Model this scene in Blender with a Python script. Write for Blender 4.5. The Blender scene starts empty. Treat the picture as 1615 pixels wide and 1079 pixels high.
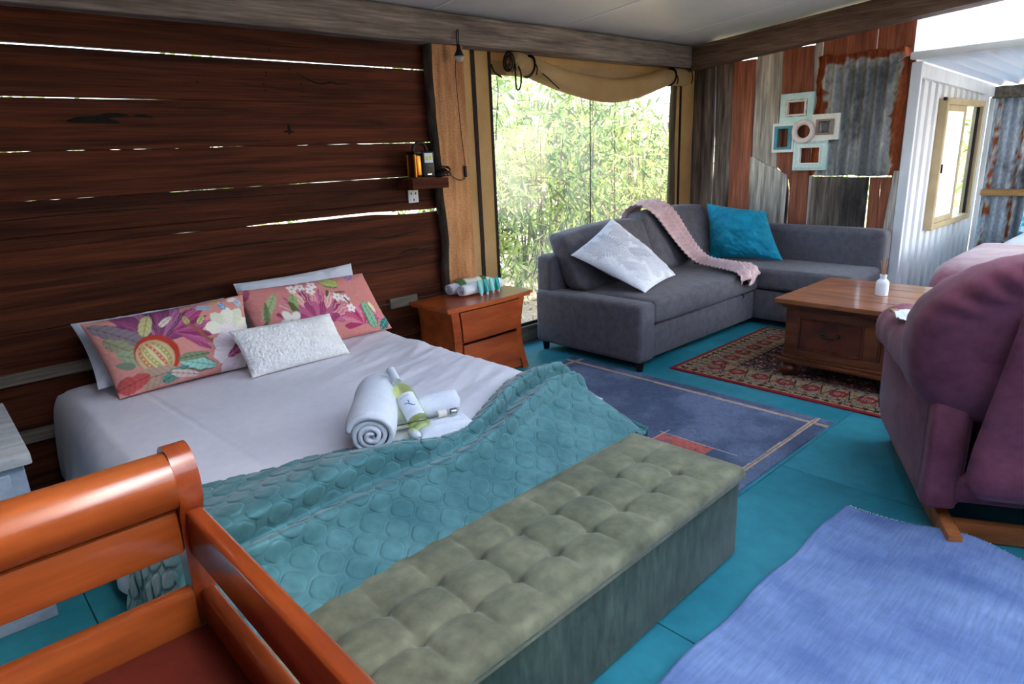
import bpy, bmesh, math, random
import numpy as np
from mathutils import Vector, Matrix

random.seed(7)
RNG = np.random.default_rng(7)
SC = bpy.context.scene
COL = SC.collection
PI = math.pi

# ------------------------------------------------------------------ camera
YAW, PIT, ROLL, FPX = math.radians(42.4605), math.radians(15.9608), math.radians(2.5083), 1029.88
fw = Vector((math.sin(YAW)*math.cos(PIT), math.cos(YAW)*math.cos(PIT), -math.sin(PIT)))
rt = Vector((math.cos(YAW), -math.sin(YAW), 0))
dn = fw.cross(rt)
c_, s_ = math.cos(ROLL), math.sin(ROLL)
r2 = c_*rt + s_*dn
d2 = -s_*rt + c_*dn
cam_d = bpy.data.cameras.new('camera')
cam = bpy.data.objects.new('camera', cam_d)
COL.objects.link(cam)
m = Matrix((r2, -d2, -fw)).transposed().to_4x4()
m.translation = Vector((0, 0, 1.35))
cam.matrix_world = m
cam_d.sensor_width = 36.0
cam_d.lens = 36.0*FPX/1615.0
cam_d.clip_start = 0.02
SC.camera = cam

# ------------------------------------------------------------------ sky, sun, exposure
W = bpy.data.worlds.new('sky'); SC.world = W
W.use_nodes = True
nt = W.node_tree
sky = nt.nodes.new('ShaderNodeTexSky')
sky.sky_type = 'NISHITA'
sky.sun_disc = False
SUN_EL, SUN_AZ = 50.0, 150.0          # degrees; azimuth clockwise from +Y
sky.sun_elevation = math.radians(SUN_EL)
sky.sun_rotation = math.radians(SUN_AZ)
sky.air_density = 1.0; sky.dust_density = 2.0; sky.ozone_density = 1.0
bg = nt.nodes['Background']
bg.inputs['Strength'].default_value = 0.32
nt.links.new(sky.outputs[0], bg.inputs[0])
sun_d = bpy.data.lights.new('sun', 'SUN')
sun_d.energy = 3.2; sun_d.angle = math.radians(0.6); sun_d.color = (1.0, 0.94, 0.84)
sun = bpy.data.objects.new('sun', sun_d); COL.objects.link(sun)
az, el = math.radians(SUN_AZ), math.radians(SUN_EL)
sdir = Vector((math.sin(az)*math.cos(el), math.cos(az)*math.cos(el), math.sin(el)))
sun.rotation_euler = (-sdir).to_track_quat('-Z', 'Y').to_euler()
SC.view_settings.view_transform = 'Standard'
SC.view_settings.look = 'None'
SC.view_settings.gamma = 1.0
SC.view_settings.use_curve_mapping = False
SC.view_settings.exposure = 2.75
SC.cycles.max_bounces = 8
SC.cycles.diffuse_bounces = 5
SC.cycles.transparent_max_bounces = 12
SC.cycles.sample_clamp_indirect = 6.0
SC.cycles.use_denoising = True

# ------------------------------------------------------------------ helpers: colour and materials
def lin(c):
    return tuple((x/12.92 if x <= .04045 else ((x+.055)/1.055)**2.4) for x in (v/255.0 for v in c))

MATS = {}
def M(name, c1, c2=None, rough=.6, scale=(6, 6, 6), detail=5, fine=None, fine_amt=.25, bump=0.0, bscale=(60, 60, 60),
      spec=.25, metal=0.0, coat=0.0, sheen=0.0, vcol=False, lo=.35, hi=.65, rand=0.0, trans=0.0, bdist=.002, distort=0.0):
    """procedural material: two-tone stretched noise, finer noise, bump; vcol = a printed colour attribute"""
    mt = bpy.data.materials.new(name); mt.use_nodes = True
    n = mt.node_tree.nodes; L = mt.node_tree.links
    b = n['Principled BSDF']
    b.inputs['Roughness'].default_value = rough
    b.inputs['Metallic'].default_value = metal
    b.inputs['Specular IOR Level'].default_value = spec
    b.inputs['Coat Weight'].default_value = coat
    b.inputs['Coat Roughness'].default_value = .15
    if sheen:
        b.inputs['Sheen Weight'].default_value = sheen
        b.inputs['Sheen Roughness'].default_value = .35
    tc = n.new('ShaderNodeTexCoord')
    mp = n.new('ShaderNodeMapping'); mp.inputs['Scale'].default_value = scale
    L.new(tc.outputs['Object'], mp.inputs[0])
    vec = mp.outputs[0]
    if rand:
        oi = n.new('ShaderNodeObjectInfo')
        vm = n.new('ShaderNodeVectorMath'); vm.operation = 'ADD'
        sc_ = n.new('ShaderNodeMath'); sc_.operation = 'MULTIPLY'; sc_.inputs[1].default_value = 37.0
        L.new(oi.outputs['Random'], sc_.inputs[0])
        L.new(vec, vm.inputs[0]); L.new(sc_.outputs[0], vm.inputs[1])
        vec = vm.outputs[0]
    nz = n.new('ShaderNodeTexNoise'); nz.inputs['Scale'].default_value = 1.0
    nz.inputs['Detail'].default_value = detail; nz.inputs['Roughness'].default_value = .6
    nz.inputs['Distortion'].default_value = distort
    L.new(vec, nz.inputs['Vector'])
    if vcol:
        at = n.new('ShaderNodeAttribute'); at.attribute_name = 'Col'
        colr = at.outputs['Color']
    else:
        cr = n.new('ShaderNodeValToRGB')
        cr.color_ramp.elements[0].position = lo; cr.color_ramp.elements[1].position = hi
        cr.color_ramp.elements[0].color = (*lin(c1), 1)
        cr.color_ramp.elements[1].color = (*lin(c2 or c1), 1)
        L.new(nz.outputs['Fac'], cr.inputs[0])
        colr = cr.outputs[0]
    if fine:
        m2 = n.new('ShaderNodeMapping'); m2.inputs['Scale'].default_value = fine
        L.new(tc.outputs['Object'], m2.inputs[0])
        n2 = n.new('ShaderNodeTexNoise'); n2.inputs['Scale'].default_value = 1.0; n2.inputs['Detail'].default_value = 3
        L.new(m2.outputs[0], n2.inputs['Vector'])
        mr = n.new('ShaderNodeMapRange')
        mr.inputs['From Min'].default_value = .3; mr.inputs['From Max'].default_value = .7
        mr.inputs['To Min'].default_value = 1-fine_amt; mr.inputs['To Max'].default_value = 1+fine_amt*.6
        L.new(n2.outputs['Fac'], mr.inputs['Value'])
        mx = n.new('ShaderNodeVectorMath'); mx.operation = 'SCALE'
        L.new(colr, mx.inputs[0]); L.new(mr.outputs[0], mx.inputs['Scale'])
        colr = mx.outputs[0]
    if rand:
        mr2 = n.new('ShaderNodeMapRange')
        mr2.inputs['To Min'].default_value = 1-rand; mr2.inputs['To Max'].default_value = 1+rand
        L.new(oi.outputs['Random'], mr2.inputs['Value'])
        mx2 = n.new('ShaderNodeVectorMath'); mx2.operation = 'SCALE'
        L.new(colr, mx2.inputs[0]); L.new(mr2.outputs[0], mx2.inputs['Scale'])
        colr = mx2.outputs[0]
    L.new(colr, b.inputs['Base Color'])
    if bump:
        m3 = n.new('ShaderNodeMapping'); m3.inputs['Scale'].default_value = bscale
        L.new(tc.outputs['Object'], m3.inputs[0])
        n3 = n.new('ShaderNodeTexNoise'); n3.inputs['Scale'].default_value = 1.0; n3.inputs['Detail'].default_value = 4
        L.new(m3.outputs[0], n3.inputs['Vector'])
        bp = n.new('ShaderNodeBump'); bp.inputs['Strength'].default_value = bump; bp.inputs['Distance'].default_value = bdist
        L.new(n3.outputs['Fac'], bp.inputs['Height'])
        L.new(bp.outputs[0], b.inputs['Normal'])
    if trans:
        out = n['Material Output']
        tr = n.new('ShaderNodeBsdfTranslucent'); L.new(colr, tr.inputs['Color'])
        ms = n.new('ShaderNodeMixShader'); ms.inputs[0].default_value = trans
        L.new(b.outputs[0], ms.inputs[1]); L.new(tr.outputs[0], ms.inputs[2])
        L.new(ms.outputs[0], out.inputs['Surface'])
    MATS[name] = mt
    return mt

# ------------------------------------------------------------------ helpers: mesh building
def gfaces(nu, nv, off=0, wu=False, wv=False):
    """quads of an nu x nv vertex grid (index = i*nv+j)"""
    iu = np.arange(nu if wu else nu-1); iv = np.arange(nv if wv else nv-1)
    I, J = np.meshgrid(iu, iv, indexing='ij')
    I2 = (I+1) % nu; J2 = (J+1) % nv
    q = np.stack([I*nv+J, I2*nv+J, I2*nv+J2, I*nv+J2], -1).reshape(-1, 4)
    return q+off

def mk(name, V, F, mat, parent=None, smooth=False, cols=None, loc=None, rot=None):
    me = bpy.data.meshes.new(name)
    V = np.asarray(V, dtype=np.float32)
    if isinstance(F, np.ndarray):
        nf = len(F); k = F.shape[1]
        me.vertices.add(len(V)); me.vertices.foreach_set('co', V.ravel())
        me.loops.add(nf*k); me.loops.foreach_set('vertex_index', F.astype(np.int32).ravel())
        me.polygons.add(nf)
        me.polygons.foreach_set('loop_start', (np.arange(nf)*k).astype(np.int32))
        me.update(calc_edges=True)
    else:
        me.from_pydata([tuple(map(float, v)) for v in V], [], [tuple(int(i) for i in f) for f in F])
        me.update()
    me.validate()
    if smooth:
        me.polygons.foreach_set('use_smooth', [True]*len(me.polygons))
    if cols is not None:
        at = me.color_attributes.new('Col', 'FLOAT_COLOR', 'POINT')
        c = np.ones((len(V), 4), np.float32); c[:, :3] = cols
        at.data.foreach_set('color', c.ravel())
    if mat is not None:
        me.materials.append(mat)
    o = bpy.data.objects.new(name, me); COL.objects.link(o)
    if parent is not None: o.parent = parent
    if loc is not None: o.location = loc
    if rot is not None: o.rotation_euler = rot
    return o

def smooth_angle(o, ang=35):
    me = o.data
    me.polygons.foreach_set('use_smooth', [True]*len(me.polygons))
    try: me.set_sharp_from_angle(angle=math.radians(ang))
    except Exception: pass
    return o

def join(*parts):
    Vs, Fs, off = [], [], 0
    for V, F in parts:
        V = np.asarray(V, float)
        Vs.append(V)
        Fs += [tuple(int(i)+off for i in f) for f in F]
        off += len(V)
    return np.concatenate(Vs), Fs

_bc = {}
def box(x0, x1, y0, y1, z0, z1, b=0.0, seg=2):
    V = np.array([(x, y, z) for x in (x0, x1) for y in (y0, y1) for z in (z0, z1)], float)
    F = [(0, 1, 3, 2), (4, 6, 7, 5), (0, 4, 5, 1), (2, 3, 7, 6), (0, 2, 6, 4), (1, 5, 7, 3)]
    if b <= 0: return V, F
    bm = bmesh.new()
    vs = [bm.verts.new(v) for v in V]
    for f in F: bm.faces.new([vs[i] for i in f])
    bmesh.ops.bevel(bm, geom=list(bm.edges), offset=b, segments=seg, profile=.5, affect='EDGES')
    bm.verts.index_update()
    V = np.array([v.co[:] for v in bm.verts]); F = [tuple(v.index for v in f.verts) for f in bm.faces]
    bm.free()
    return V, F

def xf(part, M4):
    V, F = part
    V = np.asarray(V, float)
    A = np.array(M4)
    return V @ A[:3, :3].T + A[:3, 3], F

def lathe(prof, n=24, cx=0, cy=0, cap=True):
    prof = np.array(prof, float)
    a = np.linspace(0, 2*PI, n, endpoint=False)
    V = np.stack([np.stack([cx+p[0]*np.cos(a), cy+p[0]*np.sin(a), np.full(n, p[1])], -1) for p in prof]).reshape(-1, 3)
    F = [tuple(f) for f in gfaces(len(prof), n, wv=True)]
    F = [tuple(reversed(f)) for f in F]
    if cap:
        F.append(tuple(reversed(range(n)))); F.append(tuple(range((len(prof)-1)*n, len(prof)*n)))
    return V, F

def tube(path, r, n=8, cap=True, flat=None):
    P = np.array(path, float); k = len(P)
    r = np.full(k, r, float) if np.isscalar(r) else np.array(r, float)
    T = np.gradient(P, axis=0); T /= np.linalg.norm(T, axis=1)[:, None]+1e-12
    up = np.array([0, 0, 1.0]) if abs(T[0][2]) < .9 else np.array([1.0, 0, 0])
    N = np.cross(T[0], up); N /= np.linalg.norm(N)
    V = []
    for i in range(k):
        if i:
            N = N - T[i]*(N @ T[i]); N /= np.linalg.norm(N)+1e-12
        B = np.cross(T[i], N)
        a = np.linspace(0, 2*PI, n, endpoint=False)
        f = 1.0 if flat is None else flat
        V.append(P[i]+r[i]*(np.cos(a)[:, None]*N+f*np.sin(a)[:, None]*B))
    V = np.concatenate(V)
    F = [tuple(f) for f in gfaces(k, n, wv=True)]
    if cap:
        F.append(tuple(reversed(range(n)))); F.append(tuple(range((k-1)*n, k*n)))
    return V, F

def spline(pts, n=40):
    """Catmull-Rom through the points"""
    P = np.array(pts, float)
    P = np.concatenate([[2*P[0]-P[1]], P, [2*P[-1]-P[-2]]])
    k = len(P)-3
    out = []
    for t in np.linspace(0, k-1e-9, n):
        i = int(t); f = t-i
        a, b, c, d = P[i], P[i+1], P[i+2], P[i+3]
        out.append(.5*((2*b)+(-a+c)*f+(2*a-5*b+4*c-d)*f*f+(-a+3*b-3*c+d)*f**3))
    return np.array(out)

def sheet(P, thick):
    """grid of points (nu,nv,3) given thickness: a closed thin solid"""
    P = np.asarray(P, float); nu, nv = P.shape[:2]
    du = np.gradient(P, axis=0); dv = np.gradient(P, axis=1)
    N = np.cross(du, dv); N /= np.linalg.norm(N, axis=2)[..., None]+1e-12
    A = (P).reshape(-1, 3); B = (P-N*thick).reshape(-1, 3)
    F = [tuple(f) for f in gfaces(nu, nv)]
    o = nu*nv
    F += [tuple(reversed(f)) for f in (gfaces(nu, nv)+o)]
    for i in range(nu-1):
        a, b = i*nv, (i+1)*nv; F.append((b, a, a+o, b+o))
        a, b = i*nv+nv-1, (i+1)*nv+nv-1; F.append((a, b, b+o, a+o))
    for j in range(nv-1):
        a, b = j, j+1; F.append((a, b, b+o, a+o))
        a, b = (nu-1)*nv+j, (nu-1)*nv+j+1; F.append((b, a, a+o, b+o))
    return np.concatenate([A, B]), F

def prism(poly, h0, h1, axis='z'):
    """extrude a 2-D polygon; axis names the extrusion axis, polygon in the two others"""
    n = len(poly)
    def p(a, b, h):
        return {'z': (a, b, h), 'y': (a, h, b), 'x': (h, a, b)}[axis]
    V = [p(a, b, h0) for a, b in poly]+[p(a, b, h1) for a, b in poly]
    F = [tuple(range(n)), tuple(reversed(range(n, 2*n)))]
    F += [(i, n+i, n+(i+1) % n, (i+1) % n) for i in range(n)]
    return np.array(V, float), F

# value noise on numpy arrays, 2-D
_T = RNG.random((256, 256))
def vnoise(x, y):
    x = np.asarray(x, float); y = np.asarray(y, float)
    xi = np.floor(x).astype(int); yi = np.floor(y).astype(int)
    fx = x-xi; fy = y-yi
    fx = fx*fx*(3-2*fx); fy = fy*fy*(3-2*fy)
    g = lambda a, b: _T[a % 256, b % 256]
    return (g(xi, yi)*(1-fx)+g(xi+1, yi)*fx)*(1-fy)+(g(xi, yi+1)*(1-fx)+g(xi+1, yi+1)*fx)*fy
def fbm(x, y, o=4):
    s, a, t = 0, .5, 0
    for k in range(o):
        s = s+a*vnoise(x*2**k+17.3*k, y*2**k+5.1*k); t += a; a *= .5
    return s/t
def sst(a, b, x):
    t = np.clip((x-a)/(b-a), 0, 1)
    return t*t*(3-2*t)

# ------------------------------------------------------------------ helpers: things and setting
def thing(name, label, cat, loc=(0, 0, 0), rotz=0.0, group=None):
    o = bpy.data.objects.new(name, None); COL.objects.link(o)
    o.empty_display_size = .05
    o.location = loc; o.rotation_euler = (0, 0, rotz)
    o['label'] = label; o['category'] = cat
    if group: o['group'] = group
    return o
def tag(o, label, cat, group=None):
    o['label'] = label; o['category'] = cat
    if group: o['group'] = group
    return o
def struct(name, loc=(0, 0, 0), label=None):
    o = bpy.data.objects.new(name, None); COL.objects.link(o)
    o.empty_display_size = .05; o.location = loc
    o['kind'] = 'structure'
    if label: o['label'] = label
    return o
def part(name, VF, mat, parent, smooth=None, cols=None, ang=35, loc=None, rot=None):
    o = mk(name, VF[0], VF[1], mat, parent, cols=cols, loc=loc, rot=rot)
    if smooth == 'all': o.data.polygons.foreach_set('use_smooth', [True]*len(o.data.polygons))
    elif smooth: smooth_angle(o, ang)
    return o
def copy_thing(o, loc, rotz=0.0, label=None):
    c = o.copy(); COL.objects.link(c)
    c.location = loc; c.rotation_euler = (0, 0, rotz)
    if label: c['label'] = label
    for ch in list(o.children):
        d = ch.copy(); COL.objects.link(d); d.parent = c
        for g in list(ch.children):
            e = g.copy(); COL.objects.link(e); e.parent = d
    return c

# ------------------------------------------------------------------ materials
M('plank', (42, 20, 12), (98, 49, 29), .75, (1.1, 30, 24), 6, fine=(3, 70, 150), fine_amt=.35, bump=.5, bscale=(4, 60, 120), rand=.22, lo=.3, hi=.72, distort=.6, spec=.12)
M('batten', (84, 76, 66), (122, 112, 98), .8, (2, 30, 30), 5, fine=(4, 60, 120), bump=.5, bscale=(4, 60, 90))
M('beam', (92, 78, 68), (158, 142, 128), .8, (1.6, 18, 18), 6, fine=(5, 70, 90), fine_amt=.4, bump=.8, bscale=(3, 50, 50), lo=.3, hi=.7, bdist=.004)
M('beam_dark', (84, 60, 46), (136, 106, 86), .75, (18, 1.6, 18), 6, fine=(70, 5, 90), fine_amt=.4, bump=.8, bscale=(50, 3, 50), lo=.3, hi=.7, bdist=.004)
M('post', (150, 98, 60), (212, 156, 106), .8, (16, 16, 2.5), 5, fine=(60, 60, 160), fine_amt=.3, bump=.9, bscale=(40, 40, 190), lo=.3, hi=.7, bdist=.003)
M('bark', (44, 36, 30), (86, 74, 62), .9, (10, 30, 5), 5, bump=.9, bscale=(40, 40, 14), bdist=.006)
M('board_red', (112, 60, 40), (176, 104, 74), .7, (22, 22, 1.4), 6, fine=(80, 80, 4), fine_amt=.35, bump=.5, bscale=(70, 70, 4), rand=.1, lo=.3, hi=.7)
M('board_grey', (112, 102, 92), (214, 202, 186), .8, (22, 22, 1.6), 6, fine=(80, 80, 4), fine_amt=.4, bump=.7, bscale=(70, 70, 4), rand=.12, lo=.28, hi=.7)
M('board_dark', (52, 42, 36), (146, 128, 114), .8, (20, 20, 1.8), 6, fine=(70, 70, 4), fine_amt=.4, bump=.7, bscale=(70, 70, 4), rand=.1, lo=.3, hi=.75)
M('rusted_iron', None, None, .55, (9, 9, 9), 5, fine=(60, 60, 30), fine_amt=.3, bump=.4, bscale=(120, 120, 120), metal=.25, vcol=True)
M('white_steel', (214, 216, 218), (232, 232, 230), .45, (3, 3, 1), 3, fine=(14, 14, 6), fine_amt=.05)
M('rail_white', (228, 226, 220), (238, 236, 230), .5, (3, 3, 3), 2, trans=.35)
M('ceiling', (206, 203, 196), (216, 213, 208), .35, (1.2, 1.2, 1.2), 3, fine=(7, 7, 7), fine_amt=.04, spec=.5)
M('teal_floor', (34, 116, 132), (52, 138, 152), .42, (2, 2, 2), 5, fine=(18, 14, 10), fine_amt=.12, bump=.08, bscale=(60, 20, 20), rand=.04)
M('joint_dark', (10, 30, 36), (16, 40, 46), .8)
M('canvas', (178, 148, 102), (196, 166, 120), .85, (2.5, 2.5, 2.5), 4, fine=(220, 220, 220), fine_amt=.12, bump=.2, bscale=(300, 300, 300), trans=.36)
M('webbing', (34, 24, 24), (48, 36, 34), .85, (60, 60, 60), 3)
M('black_cord', (14, 14, 14), (22, 22, 22), .6)
M('brown_mesh', (70, 60, 46), (96, 84, 64), .85, (20, 20, 3), 4, trans=.15)
M('bench_base_shaded', (50, 72, 64), (84, 102, 90), .85, (9, 9, 4), 6, fine=(60, 60, 10), fine_amt=.25, bump=.1, bscale=(300, 300, 300), sheen=.2, lo=.3, hi=.7, distort=1.2)  # lid velvet made darker and bluer: the base's shade is in the colour
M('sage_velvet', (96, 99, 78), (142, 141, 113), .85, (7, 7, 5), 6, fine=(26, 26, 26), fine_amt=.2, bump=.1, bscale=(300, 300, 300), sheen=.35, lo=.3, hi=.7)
M('orange_wood', (146, 68, 26), (182, 94, 40), .3, (1.8, 14, 14), 4, fine=(4, 60, 60), fine_amt=.14, coat=.6, spec=.5, rand=.05)
M('orange_wood_y', (132, 52, 20), (168, 76, 30), .3, (14, 1.8, 14), 4, fine=(60, 4, 60), fine_amt=.14, coat=.6, spec=.5, rand=.05)
M('seat_vinyl', (88, 30, 20), (104, 38, 26), .6, (6, 6, 6), 4, fine=(60, 60, 60), fine_amt=.1)
M('night_wood', (142, 60, 24), (176, 84, 38), .32, (2, 12, 12), 5, fine=(6, 70, 70), fine_amt=.16, coat=.4, rand=.04)
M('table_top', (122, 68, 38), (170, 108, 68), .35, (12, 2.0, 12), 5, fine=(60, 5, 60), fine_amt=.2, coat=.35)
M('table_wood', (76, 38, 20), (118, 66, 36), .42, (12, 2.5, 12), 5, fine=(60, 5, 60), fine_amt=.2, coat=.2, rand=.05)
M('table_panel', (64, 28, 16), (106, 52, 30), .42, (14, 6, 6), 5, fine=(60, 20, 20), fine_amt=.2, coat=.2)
M('old_iron', (40, 34, 30), (60, 52, 46), .45, metal=.7)
M('chrome', (190, 192, 196), (210, 212, 214), .2, metal=.9)
M('whitewash', (150, 156, 160), (186, 190, 190), .6, (3, 20, 20), 5, fine=(60, 60, 60), fine_amt=.1)
M('whitewash_blue', (132, 150, 168), (160, 176, 190), .6, (3, 20, 6), 5, fine=(30, 60, 60), fine_amt=.12)
M('sheet', (228, 226, 234), (236, 234, 240), .8, (3, 3, 3), 3, fine=(30, 30, 30), fine_amt=.03, sheen=.1)
M('white_linen', (212, 216, 226), (222, 226, 234), .8, (4, 4, 4), 3, bump=.1, bscale=(300, 300, 300))
M('towel', (222, 228, 238), (234, 238, 244), .95, (10, 10, 10), 3, bump=.7, bscale=(260, 260, 260), bdist=.003, sheen=.25)
M('boucle', (230, 229, 226), (242, 241, 238), .95, (40, 40, 40), 3, bump=.5, bscale=(130, 130, 130), bdist=.008, sheen=.2)
M('quilt_velvet', (66, 116, 120), (92, 142, 144), .6, (8, 8, 8), 5, fine=(40, 40, 40), fine_amt=.12, sheen=.5, bump=.08, bscale=(240, 240, 240))
M('floral_print', None, None, .85, vcol=True, bump=.35, bscale=(420, 420, 420), bdist=.001)
M('leaf_print', None, None, .85, vcol=True, bump=.3, bscale=(300, 300, 300))
M('persian_pile', None, None, .95, vcol=True, bump=.6, bscale=(300, 300, 300), bdist=.004, fine=(130, 130, 130), fine_amt=.25)
M('border_rug_pile', None, None, .95, vcol=True, bump=.6, bscale=(300, 300, 300), bdist=.004, fine=(90, 90, 90), fine_amt=.22)
M('blue_rug_pile', (88, 112, 162), (136, 160, 202), .95, (5, 2.6, 5), 6, fine=(10, 120, 90), fine_amt=.16, bump=.6, bscale=(60, 200, 120), bdist=.002, lo=.3, hi=.7)
M('fringe', (196, 200, 210), (214, 216, 222), .9)
M('sofa_fabric', (88, 85, 91), (103, 99, 104), .9, (20, 20, 20), 4, fine=(400, 400, 160), fine_amt=.22, bump=.25, bscale=(420, 420, 420), bdist=.001, sheen=.15)
M('black_plastic', (18, 18, 20), (26, 26, 28), .4)
M('throw_fleece', (206, 172, 172), (222, 190, 188), .9, (14, 14, 14), 4, bump=.4, bscale=(200, 200, 200), sheen=.4, bdist=.003)
M('teal_velvet', (4, 128, 156), (16, 154, 182), .6, (8, 8, 8), 4, sheen=.35, bump=.08, bscale=(240, 240, 240))
M('maroon_velvet', (108, 54, 68), (142, 80, 94), .8, (5, 5, 7), 6, fine=(30, 30, 30), fine_amt=.14, sheen=.2, lo=.3, hi=.7)
M('mauve_velvet', (132, 76, 92), (162, 104, 118), .75, (5, 5, 5), 5, fine=(30, 30, 30), fine_amt=.12, sheen=.5)
M('base_wood', (140, 78, 38), (176, 106, 58), .5, (3, 12, 12), 4, fine=(10, 70, 70), fine_amt=.15)
M('ceramic', (226, 232, 238), (234, 238, 242), .3, (10, 10, 10), 2)
M('reed', (178, 132, 88), (200, 158, 112), .8, (60, 60, 10), 2)
M('gold', (150, 92, 30), (180, 120, 50), .28, (10, 10, 2), 2, metal=.9)
M('white_plastic', (214, 216, 218), (226, 228, 230), .45)
M('tan_alloy', (186, 164, 124), (200, 178, 138), .45, (6, 6, 6), 2, spec=.4)
M('pine', (150, 108, 64), (190, 144, 92), .65, (3, 3, 30), 4, fine=(10, 10, 90), fine_amt=.15)
M('aqua_paint', (190, 224, 214), (220, 240, 232), .6, (8, 8, 8), 5, fine=(40, 40, 40), fine_amt=.08)
M('cream_paint', (236, 228, 214), (246, 241, 230), .6, (8, 8, 8), 5, fine=(40, 40, 40), fine_amt=.06)
M('blush_paint', (226, 206, 194), (238, 222, 210), .6, (8, 8, 8), 4)
M('taupe_paint', (140, 120, 110), (166, 146, 136), .6, (12, 12, 12), 4)
M('teal_paint', (70, 136, 150), (92, 158, 170), .6, (8, 8, 8), 4)
M('raw_edge', (130, 84, 46), (160, 110, 66), .7, (8, 8, 8), 4)
M('leaf', None, None, .5, vcol=True, trans=.42, spec=.3)
M('twig', (74, 58, 44), (120, 100, 80), .9, (20, 20, 4), 4)
M('earth', (150, 128, 104), (206, 188, 164), .95, (2.2, 2.2, 2.2), 6, fine=(30, 30, 30), fine_amt=.35)
M('litter', None, None, .9, vcol=True)
M('stone', (150, 140, 128), (190, 182, 172), .9, (7, 7, 7), 5)
M('tube_pale', (120, 206, 200), (130, 214, 208), .35, (5, 5, 5), 2)
M('tube_deep', (14, 160, 150), (24, 172, 162), .35, (5, 5, 5), 2)
M('printed_leaf', None, None, .5, vcol=True)
M('wine_label', None, None, .6, vcol=True)
M('steel_cap', (206, 212, 222), (222, 227, 234), .35, (10, 10, 10), 2, metal=.15)
M('turquoise_print', (60, 170, 196), (220, 236, 240), .8, (16, 16, 16), 3, lo=.45, hi=.52)

def glass_mat(name, tint, alpha, rough=.02, diff=None):
    """clear sheet: mostly see-through, a little gloss and haze"""
    mt = bpy.data.materials.new(name); mt.use_nodes = True
    n = mt.node_tree.nodes; L = mt.node_tree.links
    for x in list(n):
        if x.type == 'BSDF_PRINCIPLED': n.remove(x)
    out = n['Material Output']
    tr = n.new('ShaderNodeBsdfTransparent'); tr.inputs[0].default_value = (*tint, 1)
    gl = n.new('ShaderNodeBsdfGlossy'); gl.inputs['Roughness'].default_value = rough
    mx = n.new('ShaderNodeMixShader'); mx.inputs[0].default_value = alpha
    L.new(tr.outputs[0], mx.inputs[1]); L.new(gl.outputs[0], mx.inputs[2])
    last = mx
    if diff:
        nz = n.new('ShaderNodeTexNoise'); nz.inputs['Scale'].default_value = 2.2; nz.inputs['Detail'].default_value = 4
        tc = n.new('ShaderNodeTexCoord'); L.new(tc.outputs['Object'], nz.inputs['Vector'])
        mr = n.new('ShaderNodeMapRange'); mr.inputs['To Min'].default_value = 0; mr.inputs['To Max'].default_value = diff[3]*2
        mr.inputs['From Min'].default_value = .25; mr.inputs['From Max'].default_value = .75
        L.new(nz.outputs['Fac'], mr.inputs['Value'])
        df = n.new('ShaderNodeBsdfDiffuse'); df.inputs[0].default_value = (*diff[:3], 1)
        tl = n.new('ShaderNodeBsdfTranslucent'); tl.inputs[0].default_value = (*diff[:3], 1)
        ad = n.new('ShaderNodeMixShader'); L.new(df.outputs[0], ad.inputs[1]); L.new(tl.outputs[0], ad.inputs[2])
        m2 = n.new('ShaderNodeMixShader'); L.new(mr.outputs[0], m2.inputs[0])
        L.new(mx.outputs[0], m2.inputs[1]); L.new(ad.outputs[0], m2.inputs[2])
        last = m2
    L.new(last.outputs[0], out.inputs['Surface'])
    MATS[name] = mt
    return mt
glass_mat('clear_film', (.95, .95, .93), .03, .08, (.75, .74, .68, .09))
glass_mat('window_glass', (.93, .96, .95), .07)
glass_mat('bottle_glass', (.95, .985, .93), .10)
glass_mat('wine', (.93, .94, .62), .02)
glass_mat('bulb_glass', (.9, .92, .95), .2, .1, (.8, .82, .85, .25))
def translucent_mat(name, c, mixd=.35, tr=0.0):
    mt = bpy.data.materials.new(name); mt.use_nodes = True
    n = mt.node_tree.nodes; L = mt.node_tree.links
    b = n['Principled BSDF']; b.inputs['Base Color'].default_value = (*lin(c), 1); b.inputs['Roughness'].default_value = .4
    t = n.new('ShaderNodeBsdfTranslucent'); t.inputs[0].default_value = (*lin(c), 1)
    ms = n.new('ShaderNodeMixShader'); ms.inputs[0].default_value = 1-mixd
    L.new(b.outputs[0], ms.inputs[1]); L.new(t.outputs[0], ms.inputs[2])
    L.new(ms.outputs[0], n['Material Output'].inputs['Surface'])
    MATS[name] = mt
translucent_mat('polycarbonate', (246, 248, 250), .25)
translucent_mat('frosted_pane', (246, 244, 238), .15)
translucent_mat('added_clear_roof', (226, 230, 234), .45)
translucent_mat('annex_roof', (206, 210, 216), .80)

# =================================================================== THE SETTING
def zceil(y): return 2.176+.076*(3.3-y)

# floor: painted sheets on a dark base
fl = struct('floor', (0, 0, 0))
part('subfloor', box(-2.4, 7.95, -3.2, 3.44, -.09, -.022), MATS['joint_dark'], fl)
xs = [-2.4]+[-2.21+1.2*k for k in range(9)]+[7.95]
for i in range(len(xs)-1):
    ys = [-3.2, -1.274, 1.126, 3.44] if i % 2 == 0 or True else []
    for j in range(3):
        if xs[i+1]-xs[i] < .05: continue
        part('floor_sheet', box(xs[i]+.0015, xs[i+1]-.0015, ys[j]+.0015, ys[j+1]-.0015, -.022, 0, .0012, 1), MATS['teal_floor'], fl)

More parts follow.
